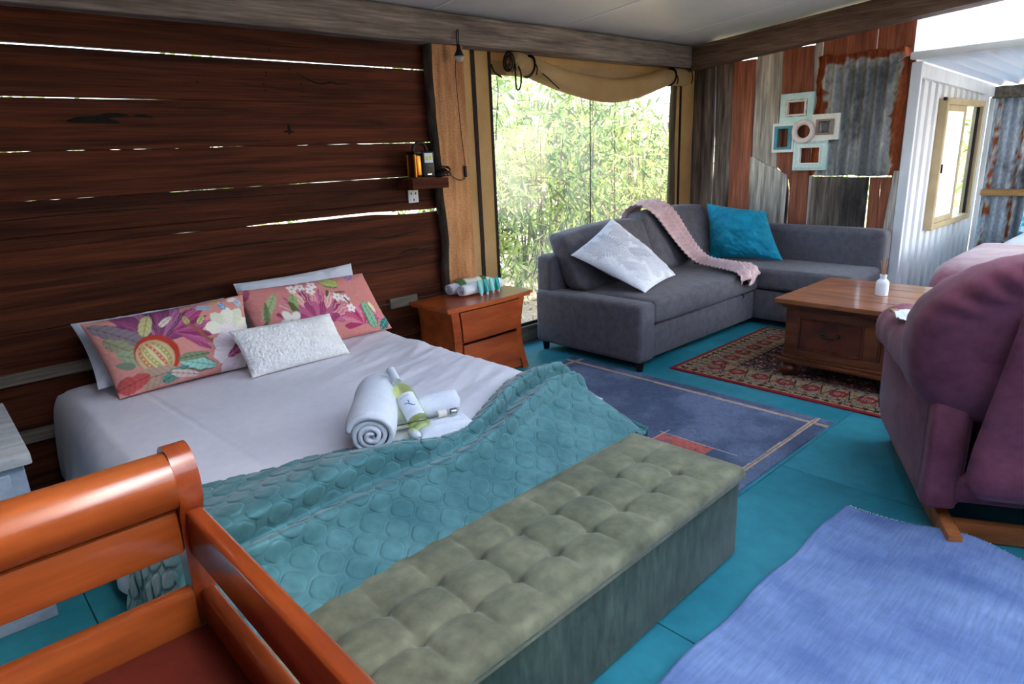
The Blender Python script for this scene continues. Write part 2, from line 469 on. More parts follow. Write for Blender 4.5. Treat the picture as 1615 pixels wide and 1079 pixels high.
# plank wall behind the bed
def hplank(parent, x0, x1, zlo, zhi, y0, y1, mat, wob=.006, seed=0, name='plank', n=34, lowfn=None, hifn=None, bow=.003):
    X = np.linspace(x0, x1, n)
    zl = zlo+wob*(fbm(X*3.1+seed, seed*1.7+0*X, 4)-.5)*2
    zh = zhi+wob*(fbm(X*3.1+seed+40, seed*2.3+0*X, 4)-.5)*2
    if lowfn is not None: zl = zl+lowfn(X)
    if hifn is not None: zh = zh+hifn(X)
    yf = y0+bow*(fbm(X*1.3+seed, 9+0*X, 2)-.5)*2
    c = .004
    V = []
    for k in range(n):
        x = X[k]
        V += [(x, yf[k]+c, zl[k]), (x, yf[k], zl[k]+c), (x, yf[k], zh[k]-c), (x, yf[k]+c, zh[k]), (x, y1, zh[k]), (x, y1, zl[k])]
    F = [tuple(reversed(f)) for f in gfaces(n, 6, wv=True)]
    F += [tuple(range(6)), tuple(reversed(range((n-1)*6, n*6)))]
    return part(name, (np.array(V), F), mat, parent)

wn = struct('wall_back', (0, 3.4, 0))
wn.location = (0, 0, 0)
PK = MATS['plank']
hplank(wn, -2.4, 2.72, 1.866, 2.10, 3.400, 3.44, PK, .003, 1)
hplank(wn, -2.4, 2.72, 1.664, 1.8575, 3.402, 3.44, PK, .0025, 2, n=90)
hplank(wn, -2.4, 2.72, 1.449, 1.6635, 3.398, 3.44, PK, .0032, 3, n=90, hifn=lambda X: -.003*sst(1.3, .9, X)+.002*sst(1.2, 1.6, X))
hplank(wn, -2.4, 2.72, 1.2515, 1.4478, 3.401, 3.44, PK, .0030, 4, n=120, hifn=lambda X: .0035*(vnoise(X*23, 3+0*X)-.62)-.002*sst(1.9, 2.2, X))
hplank(wn, -2.4, 2.72, 1.104, 1.2508, 3.397, 3.44, PK, .0028, 5, n=120, hifn=lambda X: .0035*(vnoise(X*19, 5+0*X)-.60))
hplank(wn, -2.4, 2.72, 1.056, 1.1035, 3.403, 3.44, PK, .003, 6, n=90, lowfn=lambda X: .004*sst(1.2, 1.5, X)-.012*sst(2.0, 2.5, X))
hplank(wn, -2.4, 2.72, .708, 1.0545, 3.400, 3.44, PK, .003, 7, n=120, hifn=lambda X: -.006*sst(1.2, 1.5, X)*sst(2.1, 1.9, X)-.026*sst(1.9, 2.4, X)+.003*(vnoise(X*17, 8+0*X)-.5))
hplank(wn, -2.4, 2.72, .507, .7045, 3.402, 3.44, PK, .003, 8, n=90, hifn=lambda X: .003*(vnoise(X*9, 1+0*X)-.5))
hplank(wn, -2.4, 2.72, .285, .502, 3.400, 3.44, PK, .004, 9)
hplank(wn, -2.4, 2.72, .003, .281, 3.400, 3.44, PK, .003, 10)
# knots, a worm track, cracks and nail holes in the planks (thin dark relief)
M('char', (16, 13, 12), (30, 24, 20), .9, (40, 40, 40), 3)
def scar(pts, r):
    P = spline(pts, 14); rr_ = r*np.sin(np.linspace(.12, PI-.12, 14))**.7
    V, F = tube(np.stack([P[:, 0], np.full(14, 3.3965), P[:, 1]], -1), rr_*1.25, 6)
    V[:, 1] = 3.3965+(V[:, 1]-3.3965)*.25
    return V, F
part('knot', join(scar([(.62, 1.566), (.68, 1.572), (.76, 1.570), (.82, 1.560)], .013), scar([(.70, 1.574), (.78, 1.590), (.86, 1.592)], .009), scar([(.88, 1.592), (.93, 1.588), (.96, 1.582)], .007)), MATS['char'], wn)
part('knot', join(scar([(1.60, 1.500), (1.603, 1.53), (1.60, 1.556)], .008), scar([(1.57, 1.515), (1.60, 1.518), (1.63, 1.512)], .005)), MATS['char'], wn)
part('worm_track', scar([(1.68, 1.808), (1.76, 1.768), (1.82, 1.756), (1.87, 1.768), (1.92, 1.758), (1.98, 1.768)], .004), MATS['char'], wn)
part('nail_hole', join(*[scar([(x-.004, z), (x, z), (x+.004, z)], .0045) for x, z in ((1.52, 1.80), (1.52, 1.785), (1.50, 1.745), (1.505, 1.715), (1.64, 1.82), (1.645, 1.80), (1.70, 1.752), (1.705, 1.715), (1.18, 1.742), (1.55, 1.905))]), MATS['char'], wn)
part('crack', join(scar([(1.7, 1.045), (1.9, 1.025), (2.05, 1.020)], .004), scar([(2.0, .92), (2.15, .905), (2.35, .925)], .004), scar([(2.2, .80), (2.3, .815), (2.42, .80)], .005), scar([(.1, 1.17), (.6, 1.185), (1.1, 1.178)], .003), scar([(.6, 1.20), (1.2, 1.205), (1.9, 1.198)], .003), scar([(.8, .96), (1.3, .968), (1.8, .955)], .003)), MATS['char'], wn)
hplank(wn, -2.4, 1.2, .494, .548, 3.375, 3.397, MATS['batten'], .003, 11, name='batten')
hplank(wn, 2.10, 2.30, .47, .535, 3.375, 3.397, MATS['batten'], .004, 12, name='batten', n=10)
hplank(wn, -2.4, 1.2, .229, .288, 3.375, 3.397, MATS['batten'], .003, 13, name='batten')
# sill timber and canvas above it come with the window

# heavy timber beam over the plank wall
def beam(name, p0, p1, w, h, mat, seed, n=46, wob=.008):
    """p0,p1: bottom inner edge ends; w grows to +outer (perp), h up"""
    P0 = np.array(p0, float); P1 = np.array(p1, float)
    t = np.linspace(0, 1, n); D = P1-P0; Lh = np.hypot(D[0], D[1])
    outd = np.array([-D[1], D[0], 0])/Lh
    V = []
    for k in range(n):
        b = P0+D*t[k]; s = t[k]*np.linalg.norm(D)
        nn = lambda q: wob*(fbm(np.array([s*2.2+seed]), np.array([q*3.7]), 4)[0]-.5)*2
        up = np.array([0, 0, 1.0])
        ring = [(.012, 0), (0, .014), (0, h*.5), (0, h-.012), (.012, h), (w, h), (w, 0)]
        for q, (a, z) in enumerate(ring):
            V.append(b+outd*(a+nn(q))+up*(z+nn(q+10)))
    F = [tuple(reversed(f)) for f in gfaces(n, 7, wv=True)]
    F += [tuple(range(7)), tuple(reversed(range((n-1)*7, n*7)))]
    o = mk(name, V, F, mat)
    o['kind'] = 'structure'
    return o
beam('trim_1', (-2.4, 3.285, 1.995), (5.43, 3.285, 1.998), .13, .170, MATS['beam'], 3)
beam('trim_2', (5.33, 3.50, 1.972), (5.33, -2.6, 2.435), -.13, .172, MATS['beam_dark'], 8)

# hewn timber slab post
N = 40; zz = np.linspace(0, 2.0, N)
po = struct('trim_3', (2.5, 3.33, 0))
xl = -.004+.016*(fbm(zz*3.4, 3+0*zz, 4)-.5)*2+.012*np.sin(zz*2.2)
V = []
for k in range(N):
    yb = .012*(fbm(np.array([zz[k]*6]), np.array([8.]), 3)[0]-.5)
    V += [(xl[k]+.012, .068, zz[k]), (xl[k]-.006+yb, .045, zz[k]), (xl[k]+.004, .012, zz[k]), (xl[k]+.026, -.002, zz[k]), (.245, 0, zz[k]), (.25, .068, zz[k])]
V = np.array(V)
Fa = [tuple(reversed(f)) for f in gfaces(N, 6, wv=True)]
bark = [f for f in Fa if all((i % 6) in (0, 1, 2, 3) for i in f)]
rest = [f for f in Fa if f not in set(bark)]+[tuple(range(6)), tuple(reversed(range((N-1)*6, N*6)))]
part('slab', (V, rest), MATS['post'], po)
part('bark_edge', (V, bark), MATS['bark'], po, smooth='all')

# ceiling panels
ce = struct('ceiling', (0, 0, 0))
cx = [-2.6]+[-1.88+1.1*k for k in range(8)]
for i in range(len(cx)-1):
    a, b = cx[i]+.0015, cx[i+1]-.0015
    if i == len(cx)-2: b = 5.95
    V, F = box(a, b, 1.05 if b > .8 else -2.7, 4.05, 0, .075)
    V[:, 2] += zceil(V[:, 1])
    part('ceiling_panel', (V, F), MATS['ceiling'], ce)
    if i: 
        V, F = box(a-.012, a+.009, 1.05 if a > .5 else -2.7, 4.05, -.0025, 0); V[:, 2] += zceil(V[:, 1])
        part('joint_strip', (V, F), MATS['white_steel'], ce)

# clear corrugated roof sheets and battens, added out of frame for soft top light
X, Y = np.meshgrid(np.linspace(.70, 6.0, 280), np.linspace(1.10, -2.75, 24), indexing='ij')
P = np.stack([X, Y, zceil(Y)+.095+.014*np.cos(X/.13*2*PI)], -1)
part('roof_sheet', sheet(P, -.0015), MATS['added_clear_roof'], ce, smooth='all')
for yb_ in (1.00, -.25, -1.5, -2.6):
    V, F = box(-2.6, 5.33, yb_, yb_+.045, .0, .078); V[:, 2] += zceil(V[:, 1])
    part('roof_batten', (V, F), MATS['batten'], ce)

# left wall of the room, out of the frame
wl = struct('wall_left', (0, 0, 0))
for k in range(10):
    part('plank', box(-2.44, -2.40, -3.2, 3.44, .003+.235*k, .23+.235*k, .003, 1), PK, wl)

wb_ = struct('wall_front_added', (0, 0, 0))  # unseen wall behind the camera, added to cut light from the south
for k in range(11):
    part('plank', box(-2.40, 5.42, -2.74, -2.70, .003+.235*k, .232+.235*k, .003, 1), PK, wb_)

# boarded wall behind the sofa
def vboard(parent, pts, x0, x1, mat, seed=0, wob=.006, name='board', n=26, thick=None):
    """pts: list of (z, ya, yb) from bottom to top; front at x0 facing -X"""
    P = np.array(pts, float)
    z = np.linspace(P[0, 0], P[-1, 0], n)
    ya = np.interp(z, P[:, 0], P[:, 1])+wob*(fbm(z*4+seed, 1.3+0*z, 4)-.5)*2
    yb = np.interp(z, P[:, 0], P[:, 2])+wob*(fbm(z*4+seed+33, 7.3+0*z, 4)-.5)*2
    xf_ = x0+.004*(fbm(z*1.5+seed, 4+0*z, 2)-.5)*2
    c = .004; V = []
    for k in range(n):
        V += [(x1, ya[k], z[k]), (xf_[k]+c, ya[k], z[k]), (xf_[k], ya[k]+c, z[k]), (xf_[k], yb[k]-c, z[k]), (xf_[k]+c, yb[k], z[k]), (x1, yb[k], z[k])]
    F = [tuple(f) for f in gfaces(n, 6, wv=True)]
    F += [tuple(reversed(range(6))), tuple(range((n-1)*6, n*6))]
    V = np.array(V); ctr = V.mean(0)
    return part(name, (V, F), mat, parent)
we = struct('wall_right', (0, 0, 0))
T = lambda y: 2.035+.076*(3.3-y)     # under the sloping beam
XE = 5.45
vboard(we, [(0, 3.203, 3.46), (T(3.3), 3.206, 3.46)], XE, XE+.035, MATS['board_dark'], 1)
vboard(we, [(0, 3.030, 3.196), (1.2, 3.031, 3.186), (T(3.1), 3.034, 3.198)], XE+.004, XE+.04, MATS['board_dark'], 2)
vboard(we, [(0, 2.826, 3.026), (T(2.95)-.036, 2.836, 3.030)], XE-.004, XE+.035, MATS['board_red'], 3)
vboard(we, [(0, 2.606, 2.822), (T(2.72), 2.610, 2.832)], XE+.004, XE+.04, MATS['board_grey'], 4)
vboard(we, [(0, 2.50, 2.825), (.87, 2.505, 2.826), (1.03, 2.50, 2.830), (1.11, 2.505, 2.835), (1.20, 2.72, 2.836), (1.25, 2.80, 2.838)], XE-.014, XE-.004, MATS['board_grey'], 44, .006)
vboard(we, [(0, 2.33, 2.480), (.97, 2.33, 2.478), (1.04, 2.33, 2.492), (1.10, 2.33, 2.505), (1.13, 2.33, 2.602), (T(2.5)-.03, 2.366, 2.606)], XE, XE+.035, MATS['board_red'], 5, .005, n=40)
vboard(we, [(0, 2.30, 2.326), (1.05, 2.305, 2.326), (T(2.35), 2.306, 2.362)], XE+.002, XE+.035, MATS['board_grey'], 6)
vboard(we, [(0, 2.492, 2.60), (.95, 2.492, 2.60), (1.10, 2.52, 2.602)], XE+.006, XE+.03, MATS['board_dark'], 66, .004)
# red boards along the top
def ytop(y0, y1, z0, z1, seed, mat=MATS['board_red']):
    V = []; n = 16; Y = np.linspace(y0, y1, n)
    za = z0+.004*(fbm(Y*8+seed, 3+0*Y)-.5)*2; zb = z1+.004*(fbm(Y*8+seed, 9+0*Y)-.5)*2
    for k in range(n):
        V += [(XE+.03, Y[k], za[k]), (XE+.002, Y[k], za[k]), (XE+.002, Y[k], zb[k]+.076*(y0-Y[k])), (XE+.03, Y[k], zb[k]+.076*(y0-Y[k]))]
    F = [tuple(reversed(f)) for f in gfaces(n, 4, wv=True)]+[tuple(range(4)), tuple(reversed(range((n-1)*4, n*4)))]
    part('board', (np.array(V), F), mat, we)
ytop(1.92, 2.296, 1.93, 2.14, 3); ytop(1.80, 1.912, 1.90, 2.16, 5); ytop(1.655, 1.797, 1.86, 2.17, 7)
vboard(we, [(1.04, 1.655, 1.72), (1.9, 1.66, 1.755)], XE+.004, XE+.03, MATS['board_red'], 15)
# lower pieces
vboard(we, [(0, 2.07, 2.296), (1.083, 2.07, 2.302)], XE-.004, XE+.02, MATS['board_dark'], 9, .005)
vboard(we, [(0, 1.708, 1.772), (1.075, 1.716, 1.792)], XE, XE+.025, MATS['board_red'], 10, .004)
vboard(we, [(0, 1.784, 1.860), (.70, 1.784, 1.862), (.98, 1.797, 1.865), (1.075, 1.797, 1.868)], XE, XE+.025, MATS['board_red'], 11, .003)
vboard(we, [(0, 1.600, 1.735), (.72, 1.615, 1.733), (1.12, 1.655, 1.708)], XE-.012, XE-.003, MATS['board_grey'], 12, .004)

def rust_cols(Y, Z, edges, seed, base1=(112, 112, 110), base2=(168, 168, 164), dark=(70, 66, 62), rust=(138, 62, 22), pale=(196, 192, 178), amt=.05):
    n1 = fbm(Y*9+seed, Z*2.2, 5); n2 = fbm(Y*30+seed, Z*24, 4); n3 = fbm(Y*5+seed+9, Z*5, 4)
    c = np.array(lin(base1))+(np.array(lin(base2))-np.array(lin(base1)))*sst(.3, .7, n1)[..., None]
    c = c+(np.array(lin(dark))-c)*(sst(.5, .75, n3*.6+n2*.4)*.7)[..., None]
    d = edges+amt*(n2-.5)*1.6+.11*(n3-.5)
    p = sst(.14, .06, d)
    c = c+(np.array(lin(pale))-c)*(p*.75)[..., None]
    r = sst(.075, .05, d)
    c = c+(np.array(lin(rust))*(0.7+.7*n2[..., None])-c)*r[..., None]
    return c
def corrugated(parent, y0, y1, z0, z1, x, pitch, amp, seed, name='corrugated_sheet', cols=None, nz=60, jag=.0, axis='x', ny=None):
    ny = ny or int((y1-y0)/pitch*8)
    Y = np.linspace(y0, y1, ny); t = np.linspace(0, 1, nz)
    YY, TT = np.meshgrid(Y, t, indexing='ij')
    top = z1+jag*(fbm(Y*11+seed, 0*Y+2, 4)-.5)*2
    bot = z0+jag*.3*(fbm(Y*11+seed, 0*Y+6, 4)-.5)*2
    ZZ = bot[:, None]+(top-bot)[:, None]*TT
    sidew = jag*(fbm(ZZ*9+seed, 0*ZZ+3, 4)-.5)*1.2
    YE = YY+sidew*np.where((YY-y0) < (y1-YY), sst(.1, 0, YY-y0), sst(.1, 0, y1-YY))
    XX = x+amp*np.cos((YY-y0)/pitch*2*PI)
    P = np.stack([XX, YE, ZZ], -1)
    V, F = sheet(P[::-1] if axis == 'x' else P, .0015)
    c = None
    if cols is not None:
        e = np.minimum(np.minimum(YY-y0, y1-YY)*1.0, (z1-ZZ))
        c = cols(YY, ZZ, e)
        if axis == 'x': c = c[::-1]
        c = c.reshape(-1, 3); c = np.concatenate([c, c])
    return part(name, (V, F), MATS['rusted_iron'], parent, smooth='all', cols=c)
corrugated(we, 1.688, 2.315, 1.090, 1.965, XE-.020, .076, .016, 3,
           cols=lambda Y, Z, e: rust_cols(Y, Z, np.where(Z > 1.5, e, np.minimum(e+.02, 1)), 3), nz=90, jag=.03, ny=120)
corrugated(we, 1.872, 2.066, .0, 1.078, XE-.006, .05, .006, 5,
           cols=lambda Y, Z, e: rust_cols(Y, Z, e*0+1, 5, (44, 38, 36), (92, 82, 76), (26, 24, 24)), nz=50, jag=.004, ny=60)
part('nail_row', join(*[xf(lathe([(.004, -.003), (.0035, .002), (0.0005, .003)], 8), Matrix.Translation((XE-.008, y, z)) @ Matrix.Rotation(-PI/2, 4, 'Y'))
     for y, z in ((3.1, 1.75), (2.99, 1.55), (2.93, 1.62), (2.88, 1.2), (2.72, 1.82), (2.53, 1.9), (2.47, 1.44), (2.3, 1.75), (2.16, .98), (1.95, 1.02), (2.9, .95), (2.41, 1.6))]), MATS['chrome'], we)
# short timber block and a scrap of stone packing at the corner between the beams
pk = struct('trim_4', (5.36, 3.24, 2.0))
part('packing_block', box(-.035, .05, -.03, .06, .13, .172, .004), MATS['pine'], pk)
part('bracket', box(-.045, .04, -.04, .06, -.005, .128, .006), MATS['beam_dark'], pk)

# =================================================================== CANVAS WINDOW (window_1)
w1 = struct('window_1', (0, 0, 0))
YC = 3.41
def canvas_strip(x0, x1, z0, z1, mat, name, y=YC, th=.004, wav=.004, seed=0, nx=10, nz=30):
    X, Z = np.meshgrid(np.linspace(x0, x1, nx), np.linspace(z0, z1, nz), indexing='ij')
    xo = wav*.7*(fbm(Z*2.3+seed, 2+0*Z, 3)-.5)*2
    P = np.stack([X+xo, y+wav*2*(fbm(X*7+seed, Z*1.6, 3)-.5), Z], -1)
    return part(name, sheet(P, th), mat, w1, smooth=True)
canvas_strip(2.70, 3.032, .0, 2.03, MATS['canvas'], 'canvas_panel', seed=1)
canvas_strip(2.868, 2.90, .0, 2.03, MATS['webbing'], 'webbing_strip', y=YC-.006, seed=1, nx=3)
canvas_strip(3.014, 3.036, .13, 2.03, MATS['webbing'], 'webbing_strip', y=YC-.006, seed=4, nx=3)
canvas_strip(3.02, 5.25, 1.86, 2.04, MATS['canvas'], 'canvas_header', y=YC+.015, seed=6, nx=40, wav=.005)
canvas_strip(5.125, 5.47, .0, 2.03, MATS['canvas'], 'canvas_panel', seed=9)
canvas_strip(5.222, 5.252, .0, 2.03, MATS['webbing'], 'webbing_strip', y=YC-.006, seed=9, nx=3)
canvas_strip(5.112, 5.128, .13, 2.0, MATS['webbing'], 'webbing_strip', y=YC-.005, seed=10, nx=3)
# clear film with its zip seams
canvas_strip(3.03, 5.12, .14, 1.95, MATS['clear_film'], 'clear_film', y=YC+.006, th=.001, wav=.004, seed=12, nx=50)
part('zip_seam', tube(spline([(4.025, YC-.002, 1.75), (4.02, YC-.002, 1.2), (4.012, YC-.002, .14)], 20), .0045, 6), MATS['black_cord'], w1)
part('zip_seam', tube(spline([(4.325, YC-.002, 1.75), (4.322, YC-.002, 1.2), (4.31, YC-.002, .14)], 20), .0022, 6), MATS['brown_mesh'], w1)
part('bottom_hem', box(3.02, 5.13, YC-.004, YC+.012, .125, .145, .003, 1), MATS['webbing'], w1)
# bunched dark mesh curtain at the right jamb
zz = np.linspace(.14, 1.9, 40); V = []
for z in zz:
    wv = .012*math.sin(z*3.0+1)+.008*math.sin(z*7)
    wd = .040+.010*math.sin(z*2.4+.6)
    a = np.linspace(0, 2*PI, 12, endpoint=False)
    rr = 1+.18*np.sin(a*4+z*6)
    V.append(np.stack([5.078+wv*.6+wd*rr*np.cos(a), YC-.035+.024*rr*np.sin(a), np.full(12, z)], -1))
part('bunched_curtain', (np.concatenate(V), [tuple(f) for f in gfaces(40, 12, wv=True)]+[tuple(reversed(range(12))), tuple(range(39*12, 40*12))]), MATS['brown_mesh'], w1, smooth='all')
part('sill_board', box(2.70, 5.44, 3.38, 3.42, .0, .125, .004, 1), MATS['batten'], w1)
# rolled-up blind sagging between its straps
cen = spline([(3.13, YC-.085, 1.925), (3.25, YC-.085, 1.92), (3.42, YC-.08, 1.885), (3.65, YC-.075, 1.835), (3.95, YC-.07, 1.80), (4.25, YC-.07, 1.795), (4.55, YC-.07, 1.83), (4.80, YC-.07, 1.885), (4.95, YC-.07, 1.915), (5.10, YC-.07, 1.92), (5.215, YC-.07, 1.918)], 90)
V = []; nA = 28
for i, p in enumerate(cen):
    a = np.linspace(0, 2*PI, nA, endpoint=False)
    r = .070+.016*math.exp(-((p[0]-4.15)/.55)**2)
    for xs_ in (3.30, 4.955): r -= .016*math.exp(-((p[0]-xs_)/.03)**2)
    ro = r*(1+.05*np.sin(3*a+p[0]*4)+.07*(fbm(a*1.2+3, 0*a+p[0]*2.6, 3)-.5))
    if p[0] > 5.16: ro = ro*math.sqrt(max(.08, 1-((p[0]-5.16)/.058)**2))
    V.append(np.stack([np.full(nA, p[0])+.02*np.cos(a)*(cen[min(i+1, 89)][2]-cen[max(i-1, 0)][2])*-8, p[1]+ro*.85*np.sin(a), p[2]+ro*np.cos(a)], -1))
V = np.concatenate(V)
part('rolled_blind', (V, [tuple(f) for f in gfaces(90, nA, wv=True)]+[tuple(range(89*nA, 90*nA))]), MATS['canvas'], w1, smooth='all')
# its coiled left end
th = np.linspace(0, 5.2*PI, 120)
rr = np.linspace(.012, .071, 120)
P = np.stack([np.stack([np.full(120, x), YC-.085+rr*.85*np.cos(th), 1.925+rr*np.sin(th)], -1) for x in (3.118, 3.20)])
part('coiled_end', sheet(P, .004), MATS['canvas'], w1, smooth='all')
part('coil_piping', tube(P[0][40:], .0042, 6), MATS['black_cord'], w1)
for xs_, zc in ((3.305, 1.912), (4.955, 1.916)):
    a = np.linspace(0, 2*PI, 30)
    part('strap', tube(np.stack([xs_+.012*np.sin(a), YC-.078+.062*np.cos(a), zc+.066*np.sin(a)], -1), .009, 8, flat=.4), MATS['black_cord'], w1)
    part('strap_tail', tube(spline([(xs_, YC-.145, zc+.01), (xs_+.012, YC-.15, zc-.02), (xs_+.003, YC-.148, zc-.06)], 12), .008, 6, flat=.4), MATS['black_cord'], w1)
part('strap_loop', tube(spline([(3.125, YC-.14, 1.93), (3.115, YC-.15, 1.86), (3.118, YC-.15, 1.775), (3.135, YC-.15, 1.755), (3.158, YC-.15, 1.78), (3.165, YC-.15, 1.85), (3.15, YC-.145, 1.90)], 40), .0055, 6), MATS['black_cord'], w1)
part('edge_piping', tube(spline([(3.345, YC-.13, 1.885), (3.40, YC-.145, 1.85), (3.47, YC-.15, 1.805), (3.53, YC-.145, 1.775)], 20), .004, 6), MATS['webbing'], w1)
part('header_piping', tube(spline([(3.035, YC-.01, 1.92), (3.06, YC-.01, 1.875), (3.12, YC-.015, 1.845)], 12), .006, 6), MATS['webbing'], w1)
part('end_piping', tube(spline([(5.14, YC-.10, 1.99), (5.19, YC-.12, 1.985), (5.225, YC-.12, 1.95), (5.232, YC-.12, 1.91), (5.22, YC-.115, 1.87)], 20), .0045, 6), MATS['black_cord'], w1)
part('hanging_cord', tube(spline([(3.075, YC-.01, 1.85), (3.085, YC-.01, 1.75), (3.06, YC-.012, 1.60), (3.045, YC-.012, 1.45)], 24), .003, 5), MATS['black_cord'], w1)

# =================================================================== SIDE ANNEX
YA = 1.66
wa = struct('wall_annex', (0, 0, 0))
WX0, WX1, WZ0, WZ1 = 6.25, 7.40, .60, 1.64
def ribbed(x0, x1, z0fn, z1fn, name='steel_panel'):
    pitch = .17; X = []
    x = x0
    while x < x1-1e-6:
        ph = ((x-5.5) % pitch)/pitch
        X.append((x, -.018 if ph > .62 and ph < .93 else 0.0))
        x += .0085
    X.append((x1, 0.0))
    X = np.array(X); nz = 3
    P = np.stack([np.stack([X[:, 0], YA+.03+X[:, 1], z0fn(X[:, 0])+(z1fn(X[:, 0])-z0fn(X[:, 0]))*t], -1) for t in np.linspace(0, 1, nz)], 1)
    return part(name, sheet(P, .001), MATS['white_steel'], wa, smooth=True, ang=30)
zr = lambda x: 1.862-.037*(x-5.5)
c0 = lambda v: (lambda x: v+0*x)
ribbed(5.45, WX0, c0(0), lambda x: zr(x)-.02)
ribbed(WX1, 7.80, c0(0), lambda x: zr(x)-.02)
ribbed(WX0, WX1, c0(0), c0(WZ0))
ribbed(WX0, WX1, c0(WZ1), lambda x: zr(x)-.02)
V, F = box(5.425, 5.462, 1.598, 1.664, 0, 1.855, .003, 1); part('corner_flashing', (V, F), MATS['white_steel'], wa)
V, F = box(5.46, 5.60, YA-.002, YA+.02, 0, 1.84, .003, 1); part('corner_flashing', (V, F), MATS['white_steel'], wa)
V, F = box(5.462, 7.80, YA-.014, YA+.04, -.092, 0, .003, 1); V[:, 2] += zr(V[:, 0]); part('top_channel', (V, F), MATS['white_steel'], wa)
part('corner_trim', box(7.765, 7.80, YA-.02, YA+.02, 0, 1.68, .003, 1), MATS['white_steel'], wa)
# sliding window
w2 = struct('window_2', (0, 0, 0))
fy0, fy1 = YA-.035, YA+.05
part('window_frame', join(box(WX0, WX0+.038, fy0, fy1, WZ0, WZ1, .004, 1), box(WX1-.045, WX1, fy0, fy1, WZ0, WZ1, .004, 1), box(WX0+.045, WX1-.045, fy0, fy1, WZ0, WZ0+.05, .004, 1), box(WX0+.045, WX1-.045, fy0, fy1, WZ1-.05, WZ1, .004, 1)), MATS['tan_alloy'], w2)
sx = 6.86
part('sliding_sash', join(box(WX0+.05, WX0+.085, fy0+.012, fy0+.035, WZ0+.052, WZ1-.052, .002, 1), box(sx-.045, sx, fy0+.012, fy0+.035, WZ0+.052, WZ1-.052, .002, 1), box(WX0+.085, sx-.045, fy0+.012, fy0+.035, WZ0+.052, WZ0+.095, .002, 1), box(WX0+.085, sx-.045, fy0+.012, fy0+.035, WZ1-.095, WZ1-.052, .002, 1)), MATS['tan_alloy'], w2)
part('frosted_pane', box(WX0+.085, sx-.045, fy0+.02, fy0+.025, WZ0+.09, WZ1-.09), MATS['frosted_pane'], w2)
part('clear_pane', box(sx, WX1-.045, fy1-.03, fy1-.026, WZ0+.05, WZ1-.05), MATS['window_glass'], w2)
part('sash_edge', box(WX1-.075, WX1-.046, fy0+.03, fy0+.05, WZ0+.052, WZ1-.052, .002, 1), MATS['webbing'], w2)
part('latch', box(WX0+.052, WX0+.066, fy0-.006, fy0+.012, 1.06, 1.13, .003, 1), MATS['black_plastic'], w2)
part('corner_bracket', box(WX0-.03, WX0+.005, fy0+.01, fy0+.03, WZ1-.02, WZ1+.005, .002, 1), MATS['old_iron'], w2)
# far corrugated wall with its beam and rail
wf = struct('wall_far', (0, 0, 0))
corrugated(wf, -.4, 1.68, 0, 1.70, 7.83, .076, .010, 21, cols=lambda Y, Z, e: rust_cols(Y, Z, np.abs(((Y-1.30)*5 % 1)-.5)*.5+.05, 21, (104, 112, 124), (168, 176, 188), (60, 56, 56), amt=.22), nz=40, ny=200)
part('top_beam', box(7.74, 7.83, -.6, 1.66, 1.668, 1.775, .006, 1), MATS['batten'], wf)
part('timber_rail', box(7.76, 7.82, -.4, 1.645, .78, .84, .004, 1), MATS['pine'], wf)
# corrugated clear roof of the annex
ca = struct('ceiling_annex', (0, 0, 0))
X, Y = np.meshgrid(np.linspace(5.40, 7.95, 40), np.linspace(1.75, -2.5, 210), indexing='ij')
P = np.stack([X, Y, zr(X)+.022+.016*np.cos(Y/.13*2*PI)], -1)
part('roof_sheet', sheet(P, .0015), MATS['annex_roof'], ca, smooth='all')
# translucent panel under the beam, with its bottom rail
w3 = struct('window_3', (0, 0, 0))
Yp = np.linspace(1.655, -2.4, 240)
V = []
P = np.stack([np.stack([5.40+.004*np.cos(Yp/.022*2*PI), Yp, (1.915 if t == 0 else 0)+(T(Yp)+.015 if t else 0*Yp)], -1) for t in (0, 1)], 1)
part('ribbed_panel', sheet(P, .002), MATS['polycarbonate'], w3, smooth='all')
V, F = box(5.375, 5.425, -2.4, 1.668, 1.868, 1.918, .012, 2)
part('bottom_rail', (V, F), MATS['rail_white'], w3, smooth=True)

# =================================================================== OUTDOORS
X, Y = np.meshgrid(np.linspace(-14, 26, 60), np.linspace(3.46, 30, 50), indexing='ij')
P = np.stack([X, Y, -.30+.25*(fbm(X*.5, Y*.5, 3)-.5)+.02*np.maximum(Y-6, 0)], -1)
g = mk('ground', P.reshape(-1, 3), gfaces(60, 50), MATS['earth'], smooth=True); g['kind'] = 'structure'
X, Y = np.meshgrid(np.linspace(-25, 8.0, 20), np.linspace(-30, -3.25, 20), indexing='ij')
P = np.stack([X, Y, -.15+.1*(fbm(X*.5, Y*.5, 3)-.5)], -1)
g = mk('ground', P.reshape(-1, 3), gfaces(20, 20), MATS['earth'], smooth=True); g['kind'] = 'structure'
X, Y = np.meshgrid(np.linspace(8.0, 26, 20), np.linspace(-30, 3.46, 20), indexing='ij')
P = np.stack([X, Y, -.2+.1*(fbm(X*.5, Y*.5, 3)-.5)], -1)
g = mk('ground', P.reshape(-1, 3), gfaces(20, 20), MATS['earth'], smooth=True); g['kind'] = 'structure'

